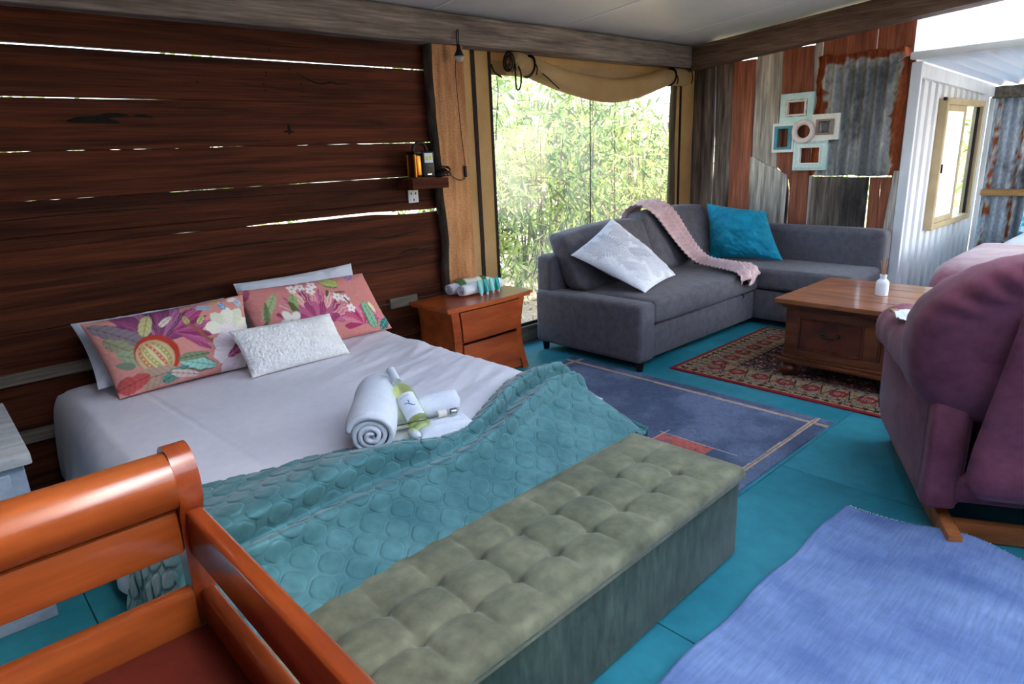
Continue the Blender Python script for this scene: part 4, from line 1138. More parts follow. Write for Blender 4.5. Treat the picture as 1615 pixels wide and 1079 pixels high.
# whitewashed side table at the left edge
st = thing('side_table', 'whitewashed grey wooden side table left of the bed', 'table', (-.16, 2.64, 0))
wpart('top', box(-.47, .146, 2.335, 2.965, .512, .55, .005), MATS['whitewash'], st, True)
wpart('cabinet', box(-.44, .125, 2.362, 2.94, .062, .511, .004), MATS['whitewash_blue'], st)
wpart('drawer', box(-.40, .085, 2.352, 2.361, .33, .49, .003), MATS['whitewash_blue'], st)
wpart('door', box(-.40, .085, 2.352, 2.361, .09, .315, .003), MATS['whitewash_blue'], st)
wpart('plinth', box(-.46, .11, 2.315, 2.95, .0, .061, .004), MATS['whitewash_blue'], st)

# =================================================================== NIGHTSTAND
nsd = thing('nightstand', 'red-brown wooden nightstand with two curved drawers beside the bed', 'nightstand', (2.535, 3.128, 0), math.radians(1.5))
NW = MATS['night_wood']
prof_in = lambda z: .034*np.sin(np.clip(z/.49, 0, 1)*PI*.95)**1.2*(1) + .012*(z/.49)
hw = lambda z: .318-prof_in(z)          # half width of the case at height z
fy = lambda z: -.160+.016*np.sin(np.clip(z/.49, 0, 1)*PI)   # front plane curves in
def bowed(x): return -.014*(1-(x/.33)**2)
zc = np.linspace(0, .485, 18)
for sgn_ in (-1, 1):
    V = []
    for z in zc:
        a0, a1 = sgn_*hw(z), sgn_*(hw(z)-.022)
        V += [(a0, fy(z)+.004, z), (a0, .165, z), (a1, .165, z), (a1, fy(z)+.004, z)]
    F = [tuple(f) if sgn_ < 0 else tuple(reversed(f)) for f in gfaces(18, 4, wv=True)]+[tuple(range(4)), tuple(range(68, 72))]
    part('side_panel', (np.array(V), F), NW, nsd, True)
    V = []
    for z in zc:
        a0, a1 = sgn_*(hw(z)+.002), sgn_*(hw(z)-.050)
        b = bowed(hw(z)-.05)
        V += [(a0, fy(z)-.006, z), (a0, fy(z)+.03, z), (a1, fy(z)+.03, z), (a1, fy(z)-.006+b, z)]
    part('front_leg', (np.array(V), F), NW, nsd, True)
def drawer(z0, z1, out, name='drawer'):
    nx_, nz_ = 20, 10
    P = np.zeros((nx_, nz_, 3))
    for j, z in enumerate(np.linspace(z0, z1, nz_)):
        h = hw(z)-.056
        for i, x in enumerate(np.linspace(-h, h, nx_)):
            P[i, j] = (x, fy(z)-out+bowed(x)-.003*np.sin((z-z0)/(z1-z0)*PI), z)
    part(name, sheet(P, -.022 if False else .022), NW, nsd, True)
drawer(.282, .472, .012); drawer(.078, .262, .014)
drawer(.018, .070, -.004, 'apron')
part('back_panel', box(-.29, .29, .150, .164, .03, .48), NW, nsd)
part('dust_board', box(-.26, .26, -.12, .15, .264, .280), NW, nsd)
pts = [(-.352, .178)]+[(x, -.192-.020*(1-(x/.352)**2)) for x in np.linspace(-.352, .352, 24)]+[(.352, .178)]
V1, F1 = prism(pts, .4985, .515, 'z')
pts2 = [(a*.965, b*.955) for a, b in pts]
V2, F2 = prism(pts2, .485, .4985, 'z')
part('top', join((V1, F1), (V2, F2)), NW, nsd, True)

# hand towels and toiletries on it
def roll(name, p0, p1, r, mat, label, cat, group=None, turns=3.2, seed=0, sag=.0):
    """rolled towel: spiral cloth with visible coil at both ends; a thing with its outer loose edge"""
    p0 = np.array(p0, float); p1 = np.array(p1, float)
    ax = (p1-p0); L = np.linalg.norm(ax); ax /= L
    up = np.array([0, 0, 1.0]); sx_ = np.cross(ax, up); sx_ /= np.linalg.norm(sx_); uz = np.cross(sx_, ax)
    n = 150; th = np.linspace(0, turns*2*PI, n)
    thick = r/(turns+.35)
    rad = thick*.45+(r-thick*.45)*th/th[-1]
    rs_ = np.linspace(0, 1, 16)
    P = np.zeros((n, 16, 3))
    for j, t in enumerate(rs_):
        wob = 1+.035*(fbm(th*.5+seed, 0*th+t*3, 3)-.5)*2
        rr = rad*wob*(1-.10*(abs(2*t-1)**6))
        slide = .010*(fbm(np.array([seed*1.7])+th*.35, 0*th+t*2, 2)-.5)*2*(abs(2*t-1))
        P[:, j] = p0+ax*L*t+ax*slide[:, None]+sx_*(rr*np.cos(th-.9))[:, None]+uz*(rr*np.sin(th-.9)*(.93))[:, None]
    V, F = sheet(P, -thick*.62)
    o = part(name, (V, F), mat, None, 'all')
    tag(o, label, cat, group)
    return o
G2 = 'rolled hand towels on the nightstand'
roll('rolled_towel', (2.43, 3.222, .559), (2.775, 3.235, .559), .0435, MATS['towel'], 'rolled white hand towel at the back of the nightstand, under a leafy printed packet', 'towel', G2, seed=2)
roll('rolled_towel', (2.452, 3.128, .559), (2.79, 3.142, .559), .0435, MATS['towel'], 'rolled white hand towel at the front of the nightstand, behind four small tubes', 'towel', G2, seed=5)
X, A = np.meshgrid(np.linspace(2.50, 2.72, 60), np.linspace(.35, 2.1, 24), indexing='ij')
P = np.stack([X, 3.2285-.0465*np.cos(A)*1.0, .559+.0465*np.sin(A)], -1)
s_t = (X-2.50)/.22
c = np.ones(X.shape+(3,))*np.array(lin((228, 224, 206)))
gm = np.maximum(sst(.26, .20, s_t), sst(.80, .86, s_t))
c = c+(np.array(lin((58, 110, 58)))*(.6+.9*fbm(X*160, A*9, 3))[..., None]-c)*gm[..., None]
ln = ((np.abs(s_t-.52) < .16)*(np.abs((A-1.3) % .25-.12) < .035)*(np.abs(A-1.3) < .3)); c[ln] = lin((120, 124, 110))
V, F = sheet(P, .003)
o = mk('printed_packet', V, F, MATS['printed_leaf'], smooth=True, cols=np.concatenate([c.reshape(-1, 3)]*2))
tag(o, 'flat leafy green and cream packet on top of the rear rolled towel', 'packet')
G3 = 'toiletry tubes in front of the towels'
names = ['pale aqua toiletry tube furthest left in the row on the nightstand', 'deep teal toiletry tube second from left on the nightstand', 'pale aqua toiletry tube third from left on the nightstand', 'deep teal toiletry tube furthest right in the row on the nightstand']
for k in range(4):
    t = thing('toiletry_tube', names[k], 'tube', (2.568+.050*k, 3.066+.0025*k, .515), math.radians(2), G3)
    n = 16; V = []
    zs = np.linspace(.018, .094, 9)
    for z in zs:
        q = (z-.018)/.076
        a = np.linspace(0, 2*PI, n, endpoint=False)
        V.append(np.stack([.0165*np.cos(a), .0145*(1-.60*q)*np.sin(a)+.20*(z), np.full(n, z)], -1))
    part('tube_body', (np.concatenate(V), [tuple(reversed(f)) for f in gfaces(9, n, wv=True)]+[tuple(range(n)), tuple(range(8*n, 9*n))]), MATS['tube_deep' if k % 2 else 'tube_pale'], t, True, ang=50)
    V, F = lathe([(.0085, 0), (.009, .002), (.0085, .0175)], 14); V[:, 1] += .0025
    part('cap', (V, F), MATS['white_plastic'], t, True)

# =================================================================== TOWELS AND WINE ON THE BED
roll('rolled_towel', (.928, 1.678, .532), (1.172, 2.015, .535), .085, MATS['towel'], 'thick rolled white bath towel lying left of the wine bottle on the bed', 'towel', 'rolled bath towels on the bed', turns=3.6, seed=8)
roll('rolled_towel', (1.075, 1.842, .507), (1.335, 1.768, .507), .058, MATS['towel'], 'smaller rolled white towel behind the wine bottle on the bed', 'towel', 'rolled bath towels on the bed', turns=3.0, seed=13)
# folded face cloth
X, Y = np.meshgrid(np.linspace(-1, 1, 44), np.linspace(-1, 1, 26), indexing='ij')
h = 1.35*(np.clip(1-np.abs(X)**6, 0, 1)*np.clip(1-np.abs(Y)**5, 0, 1))**.5
fc = thing('folded_cloth', 'folded white face cloth in front of the wine bottle, edged by the quilt', 'cloth', (1.215, 1.690, .458), math.radians(-14))
up_ = np.stack([X*.105*(1-.06*(1-Y**2)), Y*.055, .028*h+.004*(fbm(X*3, Y*3, 3)-.5)*h-.006*np.exp(-((Y+.1+.2*X)/.12)**2)*h], -1)
lo_ = np.stack([X*.105*(1-.06*(1-Y**2)), Y*.055, 0*h-.004*h], -1)
mk('cloth', np.concatenate([up_.reshape(-1, 3), lo_.reshape(-1, 3)]), np.concatenate([gfaces(44, 26), gfaces(44, 26, 44*26)[:, ::-1]]), MATS['towel'], fc, smooth=True)
part('rolled_edge', tube(spline([(-.105, -.045, .012), (-.112, -.01, .018), (-.108, .03, .012)], 10), [.006, .012, .015, .016, .016, .016, .016, .015, .012, .006], 10), MATS['towel'], fc, 'all')
# little bottle lying on the cloth
mb = thing('small_bottle', 'little clear bottle with a chrome cap lying on the folded face cloth', 'bottle', (1.245, 1.692, .512), 0)
R = Matrix.Rotation(math.radians(90), 4, 'Y'); R = Matrix.Rotation(math.radians(-22), 4, 'Z') @ R
part('bottle_body', xf(lathe([(.011, -.052), (.0125, -.048), (.0125, -.006), (.009, .002)], 16), R), MATS['bottle_glass'], mb, True)
part('bottle_label', xf(lathe([(.0128, -.042), (.0128, -.012)], 16, cap=False), R), MATS['cream_paint'], mb, True)
part('chrome_cap', xf(lathe([(.0115, .002), (.0125, .004), (.0125, .022), (.009, .025), (.007, .022), (.001, .0215)], 18), R), MATS['chrome'], mb, True)
# wine bottle leaning on the rolled towels
wb = thing('wine_bottle', 'clear bottle of pale yellow wine leaning on the rolled towels', 'bottle', (1.122, 1.685, .495))
axis = Vector((.062, .262, .128)).normalized()
Q4 = axis.to_track_quat('Z', 'X').to_matrix().to_4x4()
def rv(prof, n=32, cap=True): return xf(lathe(prof, n, cap=cap), Q4)
part('glass', rv([(.001, .004), (.026, .0), (.0355, .004), (.037, .012), (.037, .165), (.0355, .185), (.029, .205), (.020, .220), (.0155, .232), (.0148, .292), (.0148, .296)]), MATS['bottle_glass'], wb, 'all')
part('wine', rv([(.001, .008), (.030, .008), (.0345, .014), (.0345, .168), (.032, .183), (.026, .198), (.017, .2085), (.001, .209)]), MATS['wine'], wb, 'all')
part('screw_cap', rv([(.0158, .236), (.0160, .240), (.0158, .296), (.0165, .297), (.0165, .300), (.015, .304), (.001, .3045)]), MATS['steel_cap'], wb, True)
# paper label with its small blue bird print
camdir = Vector((0, 0, 1.35))-Vector((1.15, 1.78, .55)); Qi = Q4.to_3x3().inverted() @ camdir
a0 = math.atan2(Qi.y, Qi.x)
A, Zl = np.meshgrid(np.linspace(-1.02, 1.02, 110), np.linspace(.034, .142, 110), indexing='ij')
lx = A*.0374; ly = Zl-.088
c = np.ones(A.shape+(3,))*np.array(lin((226, 232, 238)))
def stroke(pts, w, col):
    global c
    P = spline(pts, 40)
    d = np.min([np.hypot(lx-p[0], ly-p[1]) for p in P], 0)
    k = sst(w*1.15, w*.8, d)[..., None]
    c = c*(1-k)+np.array(lin(col))*k
stroke([(-.012, .010), (-.004, .006), (.001, .002)], .0016, (74, 132, 186)); stroke([(.001, .002), (.004, .010), (.004, .017)], .0020, (44, 108, 170))
stroke([(.000, .003), (.005, -.002), (.009, -.007)], .0022, (60, 120, 180)); stroke([(.008, -.007), (.014, -.011), (.018, -.010)], .0018, (44, 96, 160))
stroke([(.004, .016), (.003, .010), (.001, .004)], .0014, (130, 180, 214))
# a line of unreadable small print and the name line
for yy, x0, x1 in ((.040, -.020, .014),):
    for k in range(9):
        xx = x0+(x1-x0)*k/8
        stroke([(xx-.0012, yy-.0022), (xx, yy+.0022), (xx+.0012, yy-.0018)], .0006, (150, 170, 196))
for yy in (-.026, -.032, -.038):
    k = (np.abs(ly-yy) < .0009)*(np.abs(lx) < .022)*(np.sin(lx*2600) > -.3); c[k] = lin((176, 190, 206))
P = np.stack([.0375*np.cos(A+a0), .0375*np.sin(A+a0), Zl], -1)
V, F = xf(sheet(P, .0003), Q4)
mk('label', V, F, MATS['wine_label'], wb, smooth=True, cols=np.concatenate([c.reshape(-1, 3)]*2))

# =================================================================== ON THE PLANK WALL
sh = thing('wall_shelf', 'chunky red-brown timber block shelf fixed to the plank wall', 'shelf', (2.36, 3.31, 1.21))
wpart('shelf_board', box(2.232, 2.498, 3.232, 3.392, 1.178, 1.2385, .004), PK, sh)
wpart('packing_strip', box(2.25, 2.42, 3.25, 3.36, 1.2388, 1.2425, .001), MATS['board_red'], sh)
lt = thing('lantern', 'gold and black solar lantern radio standing on the timber shelf', 'lantern', (2.335, 3.29, 1.2426), math.radians(-4))
part('gold_body', box(-.062, -.012, -.048, .045, .008, .135, .012, 3), MATS['gold'], lt, True)
part('gold_column', lathe([(.010, .008), (.010, .135)], 14, -.058, -.040), MATS['gold'], lt, True)
part('gold_column', lathe([(.010, .008), (.010, .135)], 14, -.058, .036), MATS['gold'], lt, True)
part('front_housing', box(-.011, .072, -.050, .047, .002, .150, .008, 3), MATS['black_plastic'], lt, True)
part('foot', box(-.064, -.0115, -.050, .047, 0, .0075, .002), MATS['black_plastic'], lt)
part('top_cap', box(-.064, -.0115, -.050, .047, .1355, .152, .005), MATS['black_plastic'], lt, True)
pl = part('lamp_panel', box(.002, .060, -.0535, -.0503, .085, .140, .002), MATS['white_plastic'], lt)
for q in (.019, .043): part('led_patch', box(q-.008, q+.008, -.0555, -.0537, .100, .122, .001), MATS['led'] if 'led' in MATS else M('led', (196, 200, 60), (210, 214, 80), .4), pl)
for i in range(3):
    for j in range(2): part('push_button', box(.008+.018*i, .018+.018*i, -.0525, -.0503, .036+.016*j, .044+.016*j, .001), MATS['old_iron'], lt)
part('badge_strip', box(.018, .046, -.0522, -.0503, .017, .023, .0005), MATS['chrome'], lt)
part('handle', tube(spline([(-.040, 0, .150), (-.034, 0, .178), (-.010, 0, .197), (.022, 0, .197), (.046, 0, .178), (.052, 0, .150)], 24), .0085, 8), MATS['black_plastic'], lt, 'all')
cb = []
rr = random.Random(4)
cx0, cy0 = 2.468, 3.278
for k in range(12):
    ph = rr.random()*6.28; ra = .034+.026*rr.random(); rb = .018+.016*rr.random(); tl = (rr.random()-.5)*1.4
    pts = [(cx0+ra*math.cos(a+ph)*math.cos(tl)+.005*k-.02, cy0+rb*math.sin(a+ph)-.01, 1.262+.016*math.sin(a*1.0+ph)+.0025*k*(k % 2)) for a in np.linspace(0, 6.0, 16)]
    cb.append(tube(spline(pts, 40), .0028, 5))
cb.append(tube(spline([(2.452, 3.262, 1.262), (2.50, 3.262, 1.30), (2.535, 3.27, 1.296), (2.55, 3.285, 1.268), (2.515, 3.28, 1.262)], 30), .0026, 5))
cb.append(tube(spline([(2.46, 3.25, 1.272), (2.52, 3.262, 1.262), (2.585, 3.30, 1.236), (2.65, 3.312, 1.212), (2.692, 3.318, 1.222)], 30), .0026, 5))
o = part('cable_coil', join(*cb), MATS['black_cord'], None, 'all')
tag(o, 'tangled coil of thin black cable beside the lantern on the timber shelf', 'cable')
ou = thing('power_outlet', 'white power outlet plate on the plank wall under the timber shelf', 'outlet', (2.338, 3.396, 1.136))
part('plate', box(-.036, .036, -.012, 0, -.040, .036, .003), MATS['white_plastic'], ou, True)
for px, pz in ((-.016, .016), (.016, .016), (0, -.022)): part('socket_slot', box(px-.004, px+.004, -.0135, -.0121, pz-.008, pz+.006), MATS['black_plastic'], ou)
part('switch', box(-.026, -.014, -.016, -.0121, -.026, -.012, .001), MATS['white_plastic'], ou)
pd = thing('pendant_bulb', 'black pendant socket with a clear bulb hanging from the weathered beam', 'lamp', (2.654, 3.255, 1.99))
wpart('hanging_loop', tube(spline([(2.650, 3.258, 1.985), (2.648, 3.262, 2.03), (2.662, 3.272, 2.066), (2.676, 3.276, 2.074), (2.668, 3.268, 2.05), (2.660, 3.258, 1.985)], 30), .0032, 6), MATS['black_cord'], pd, 'all')
sk = wpart('socket', lathe([(.008, 1.992), (.012, 1.985), (.013, 1.965), (.026, 1.938), (.030, 1.932), (.029, 1.928)], 20, 2.655, 3.256), MATS['black_plastic'], pd, True)
wpart('bulb', lathe([(.026, 1.9275), (.029, 1.920), (.026, 1.907), (.016, 1.897), (.002, 1.893)], 20, 2.655, 3.256), MATS['bulb_glass'], pd, 'all')
wpart('wire_clip', tube([(2.632, 3.268, 1.990), (2.655, 3.256, 1.994), (2.684, 3.262, 1.986)], .0014, 5), MATS['chrome'], pd)
wpart('cord', tube(spline([(2.640, 3.262, 1.955), (2.641, 3.275, 1.90), (2.652, 3.295, 1.80), (2.672, 3.31, 1.62), (2.688, 3.316, 1.45), (2.703, 3.318, 1.30)], 50), .0022, 5), MATS['black_cord'], pd, 'all')
wpart('inline_switch', box(2.693, 2.711, 3.310, 3.326, 1.228, 1.298, .005, 2), MATS['black_plastic'], pd, True)

# =================================================================== PICTURE FRAMES
pf_ = thing('photo_frame', 'cluster of five empty painted photo frames hung on the patchwork wall', 'picture frame', (5.418, 2.395, 1.43))
def rframe(y0, y1, z0, z1, oy, oz, x0, x1, wav=0.0):
    """rectangular ring facing -X; opening half-size fractions oy, oz"""
    cy, cz = (y0+y1)/2, (z0+z1)/2; hy, hz = (y1-y0)/2, (z1-z0)/2
    n = 16
    def loop(ay, az, wv=0):
        L_ = []
        for (a, b, c2, d) in ((-1, -1, 1, -1), (1, -1, 1, 1), (1, 1, -1, 1), (-1, 1, -1, -1)):
            for k in range(n):
                t = k/n
                y_ = a+(c2-a)*t; z_ = b+(d-b)*t
                w_ = 1-wv*(.5-.5*math.cos(t*4*PI))*1.0
                if wv:
                    if a == c2: y_ *= w_
                    else: z_ *= w_
                L_.append((cy+y_*ay, cz+z_*az))
        return L_
    O = loop(hy, hz, wav); I = loop(hy*oy, hz*oz)
    m_ = len(O); V = []
    bv = .006
    for L_, x in ((O, x1), (O, x0+bv*.5), (loop(hy*.985, hz*.985, wav), x0), (loop(hy*oy*1.03, hz*oz*1.03), x0), (I, x0+bv*.5), (I, x1)):
        V += [(x, y_, z_) for y_, z_ in L_]
    F = [tuple(f) for f in gfaces(6, m_, wu=True, wv=True)]
    return np.array(V), F
kf = .991
def fz(z): return 1.35+(z-1.35)*kf
for (y0, y1, z0, z1, ro, oo, m1, m2, wav) in (
        (2.336, 2.602, 1.502, 1.729, (.66, .58), (.49, .40), 'aqua_paint', 'blush_paint', .10),
        (2.125, 2.340, 1.361, 1.556, (.64, .60), (.42, .44), 'cream_paint', 'taupe_paint', 0),
        (2.472, 2.652, 1.278, 1.506, (.80, .80), (.48, .62), 'cream_paint', 'teal_paint', 0),
        (2.200, 2.468, 1.132, 1.364, (.66, .60), (.56, .50), 'aqua_paint', 'cream_paint', 0)):
    y0, y1, z0, z1 = y0*kf, y1*kf, fz(z0), fz(z1)
    fr = wpart('frame', rframe(y0, y1, z0, z1, ro[0]*.98, ro[1]*.98, 5.392, 5.416), MATS[m1], pf_)
    cy, cz, hy, hz = (y0+y1)/2, (z0+z1)/2, (y1-y0)/2, (z1-z0)/2
    V, F = rframe(cy-hy*ro[0], cy+hy*ro[0], cz-hz*ro[1], cz+hz*ro[1], oo[0]/ro[0], oo[1]/ro[1], 5.384, 5.414, wav)
    part('inner_rim', (V-np.array(pf_.location), F), MATS[m2], fr)
    if z1 < 1.37:    # raised zigzag bands on the lowest frame
        bands = []
        for zb_ in (z0+.018, z1-.018, ):
            ys_ = np.linspace(y0+.012, y1-.012, 34)
            bands.append(tube([(5.391, yy, zb_+.008*(1 if k % 2 else -1)) for k, yy in enumerate(ys_)], .003, 5))
        for yb_ in (y0+.020, y1-.020):
            zs_ = np.linspace(z0+.03, z1-.03, 26)
            bands.append(tube([(5.391, yb_+.008*(1 if k % 2 else -1), zz_) for k, zz_ in enumerate(zs_)], .003, 5))
        V, F = join(*bands); part('zigzag_moulding', (V-np.array(pf_.location), F), MATS['cream_paint'], fr)
V, F = lathe([(.050, .0), (.055, .012), (.068, .020), (.082, .018), (.092, .006), (.092, -.008), (.050, -.008)], 48, cap=False)
F = F+[(6*48+i, (i+1) % 48, i, 6*48+(i+1) % 48)[:4] for i in range(0)]
R = Matrix.Translation((5.388, 2.395*kf, fz(1.433))) @ Matrix.Rotation(-PI/2, 4, 'Y')
wpart('round_frame', xf((V, F), R), MATS['blush_paint'], pf_, True)

# =================================================================== CORNER SOFA
sofa = thing('corner_sofa', 'charcoal grey fabric corner sofa bed under the window, with a chaise along the patchwork wall', 'sofa', (4.2, 2.6, 0))
SF = MATS['sofa_fabric']
wpart('base', box(3.372, 4.715, 2.362, 3.20, .05, .268, .014), SF, sofa, True)
V, F = box(3.198, 3.366, 2.322, 3.235, .052, .428, .032, 4); wpart('arm', (V, F), SF, sofa, True)
def soft_box(x0, x1, y0, y1, z0, z1, r, puff=.01, seed=0, n=26, shear=None):
    """upholstered block: rounded box with swollen faces"""
    u = np.linspace(-1, 1, n)
    faces = []
    hx, hy, hz = (x1-x0)/2, (y1-y0)/2, (z1-z0)/2
    V, F, off = [], [], 0
    for ax in range(3):
        for sg in (-1, 1):
            A, B = np.meshgrid(u, u, indexing='ij')
            C = np.full_like(A, sg)
            q = [None]*3; q[ax] = C; q[(ax+1) % 3] = A; q[(ax+2) % 3] = B
            P = np.stack(q, -1)*np.array([hx, hy, hz])
            inner = np.array([hx-r, hy-r, hz-r])
            K = np.clip(P, -inner, inner); D = P-K; L_ = np.linalg.norm(D, axis=-1, keepdims=True)+1e-9
            # spread samples so the rounded edges get enough of them
            P2 = K+D/L_*r
            sw = np.stack([(1-np.abs(P2[..., (k+1) % 3]/[hx, hy, hz][(k+1) % 3])**2.2)*(1-np.abs(P2[..., (k+2) % 3]/[hx, hy, hz][(k+2) % 3])**2.2)*np.sign(P2[..., k])*(np.abs(P2[..., k])/[hx, hy, hz][k])**3 for k in range(3)], -1)
            P2 = P2+np.clip(sw, -1, 1)*puff
            P2 = P2+.004*(fbm(P2[..., 0]*4+seed, P2[..., 1]*4+P2[..., 2]*5, 3)-.5)[..., None]*D/L_
            f = gfaces(n, n, off)
            if sg < 0: f = f[:, ::-1]
            V.append(P2.reshape(-1, 3)); F.append(f); off += n*n
    V = np.concatenate(V); F = np.concatenate(F)
    V = V+np.array([(x0+x1)/2, (y0+y1)/2, (z0+z1)/2])
    if shear is not None: V = shear(V)
    # weld the shared borders so shading stays smooth
    bm = bmesh.new(); vs = [bm.verts.new(v) for v in V]
    for f in F: bm.faces.new([vs[i] for i in f])
    bmesh.ops.remove_doubles(bm, verts=bm.verts, dist=1e-5)
    bmesh.ops.recalc_face_normals(bm, faces=bm.faces)
    bm.verts.index_update()
    V = np.array([v.co[:] for v in bm.verts]); F = [tuple(v.index for v in f.verts) for f in bm.faces]
    bm.free()
    return V, F
wpart('seat_cushion', soft_box(3.370, 4.722, 2.335, 3.10, .276, .430, .028, .010, 1, 44), SF, sofa, 'all')
wpart('chaise_base', box(4.722, 5.405, 1.66, 3.20, .05, .274, .014), SF, sofa, True)
wpart('chaise_cushion', soft_box(4.727, 5.262, 1.662, 3.08, .283, .438, .03, .008, 2, 44), SF, sofa, 'all')
wpart('chaise_back', soft_box(5.255, 5.415, 1.655, 3.10, .275, .705, .045, .006, 3, 40), SF, sofa, 'all')
wpart('back_frame', soft_box(3.238, 5.41, 3.105, 3.255, .10, .668, .035, .003, 4, 40), SF, sofa, 'all')
def lean(z0, k, tw=0): return lambda V: np.stack([V[:, 0], V[:, 1]+k*(V[:, 2]-z0), V[:, 2]], -1)
def shear1(V):
    q = np.clip((V[:, 2]-.42)/.40, 0, 1)
    x = V[:, 0]; drp = .030*np.clip((4.0-x)/.6, 0, 1)
    return np.stack([x-.03*q*np.clip((3.7-x)/.4, 0, 1), V[:, 1]+.42*(V[:, 2]-.43), V[:, 2]-drp*q], -1)
wpart('back_cushion', soft_box(3.352, 4.235, 2.885, 3.075, .425, .832, .045, .022, 5, 34, shear1), SF, sofa, 'all')
wpart('back_cushion', soft_box(4.245, 5.18, 2.895, 3.08, .425, .866, .05, .024, 6, 34, lean(.43, .40)), SF, sofa, 'all')
leg = lathe([(.020, 0), (.027, .055)], 16)
for x, y in ((3.236, 2.352), (3.232, 3.165), (4.70, 2.45), (5.36, 1.72), (4.78, 1.72), (5.36, 3.15)):
    V, F = leg; wpart('leg', (V+np.array([x, y, 0]), F), MATS['black_plastic'], sofa, True)
wpart('pull_strap', tube(spline([(4.475, 2.345, .285), (4.475, 2.325, .276), (4.475, 2.322, .262), (4.475, 2.335, .255)], 12), .008, 6, flat=.4), MATS['black_cord'], sofa, 'all')

# leafy cushion
V, F, U, Vv = pillow4((3.52, 2.52, .437), (4.06, 2.64, .462), (3.275, 2.955, .685), (3.755, 2.985, .885), .085, .05, 150, 150, .05, 21, .008, q=.55)
p = Print(U, Vv, .5, .5, (226, 228, 236))
def frond(x0, y0, ang, L, col, n=9, wd=.05):
    for k in range(n):
        t = (k+.5)/n
        px, py = x0+math.cos(ang)*L*t, y0+math.sin(ang)*L*t
        for sg in (-1, 1):
            a = ang+sg*(1.15-.5*t); l = wd*(1-.45*t)*1.5
            p.leaf(px, py, px+math.cos(a)*l, py+math.sin(a)*l, .0075, col)
    p.leaf(x0, y0, x0+math.cos(ang)*L, y0+math.sin(ang)*L, .004, col)
g1, g2, g3 = (196, 198, 208), (180, 183, 194), (206, 208, 216)
for a in (0.2, 1.1, 2.0, 2.9, 3.9, 4.9): frond(.20, .33, a, .15, g2 if a < 2 else g1, 8, .05)
for a in (.4, 1.5, 2.6, 3.6, 4.7, 5.6): frond(.36, .12, a, .14, g1, 8, .045)
p.leaf(.24, .27, .36, .17, .055, g2, (222, 224, 230)); p.leaf(.08, .22, .17, .10, .05, g1, (226, 226, 232)); p.leaf(.30, .44, .42, .36, .05, g1, (226, 226, 232))
frond(.05, .45, -.4, .14, g3); frond(.46, .46, -2.4, .14, g1); frond(.06, .06, .6, .15, g3); frond(.22, .02, 1.2, .13, g3); frond(.47, .28, 2.9, .12, g1)
c = p.c.reshape(-1, 3)
o = mk('leaf_print_cushion', V, F, MATS['leaf_print'], smooth=True, cols=np.concatenate([c, c*0+np.array(lin((222, 224, 232)))]))
tag(o, 'white cushion printed with grey palm leaves on the charcoal sofa', 'cushion')
V, F, U, Vv = pillow4((4.955, 2.90, .445), (5.035, 2.30, .462), (5.10, 3.03, .885), (5.205, 2.55, .825), .095, .05, 90, 80, .06, 31, .026, q=.6)
o = mk('velvet_cushion', V, F[:, ::-1], MATS['teal_velvet'], smooth=True)
tag(o, 'bright teal velvet cushion in the corner of the sofa', 'cushion')

# ribbed fleece throw
path = spline([(4.36, 3.30, .76), (4.38, 3.25, .875), (4.42, 3.165, .912), (4.47, 3.06, .845), (4.53, 2.965, .70), (4.59, 2.87, .555), (4.61, 2.76, .475), (4.585, 2.62, .462), (4.55, 2.48, .460), (4.52, 2.37, .455), (4.50, 2.318, .425), (4.495, 2.305, .375)], 240)
path, pls = resample(path, 230)
Tn = np.gradient(path, axis=0); Tn /= np.linalg.norm(Tn, axis=1)[:, None]
wdir = np.array([1.0, .12, 0]); wdir /= np.linalg.norm(wdir)
W_ = np.linspace(-1, 1, 70)
P = np.zeros((230, 70, 3))
for i in range(230):
    s_ = pls[i]; nrm = np.cross(wdir, Tn[i]); nrm /= np.linalg.norm(nrm)
    if nrm[2] < 0 and i > 60: nrm = -nrm
    if i <= 60 and nrm[1] > 0 and i > 30: nrm = -nrm
    half = .125+.02*math.sin(s_*5)+.02*(s_ > 1.0)*(s_-1.0)
    fold_ = .020*np.cos(W_*PI*1.6+s_*1.5)+.012*np.sin(W_*7+s_*4)
    rib = .013*np.abs(np.sin(s_/.040*PI))**.8*(.45+.55*np.abs(np.sin((W_*half)/.042*PI)))
    up = nrm if nrm[2] >= -.05 else -nrm
    P[i] = path[i]+wdir*(W_*half)[:, None]+up*(np.maximum(fold_, -.012)+.016+rib)[:, None]
    P[i] += Tn[i]*(.03*np.sin(W_*4+1))[:, None]*min(1, s_*2)
thr = thing('throw_blanket', 'pale pink ribbed fleece throw draped over the sofa back and seat', 'throw', (4.5, 2.8, .5))
V, F = sheet(P, .006)
mk('blanket', V-np.array(thr.location), np.array(F), MATS['throw_fleece'], thr, smooth=True)

# =================================================================== COFFEE TABLE
ct = thing('coffee_table', 'low brown wooden chest coffee table with panelled drawers and bun feet', 'table', (4.07, 1.18, 0))
TW, TT_, TP = MATS['table_wood'], MATS['table_top'], MATS['table_panel']
ty0, ty1 = .655, 1.712
nb = 4
for k in range(nb):
    a = 3.668+(4.467-3.668)*k/nb; b = 3.668+(4.467-3.668)*(k+1)/nb
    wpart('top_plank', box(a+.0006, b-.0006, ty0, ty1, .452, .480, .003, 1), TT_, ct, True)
wpart('top_moulding', join(box(3.685, 4.45, ty0+.017, ty1-.017, .438, .4515, .004), box(3.703, 4.432, ty0+.035, ty1-.035, .424, .4375, .003)), TW, ct, True)
bx0, bx1, by0, by1 = 3.722, 4.413, ty0+.054, ty1-.054
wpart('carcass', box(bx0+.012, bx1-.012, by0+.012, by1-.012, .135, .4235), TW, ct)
ym = (by0+by1)/2
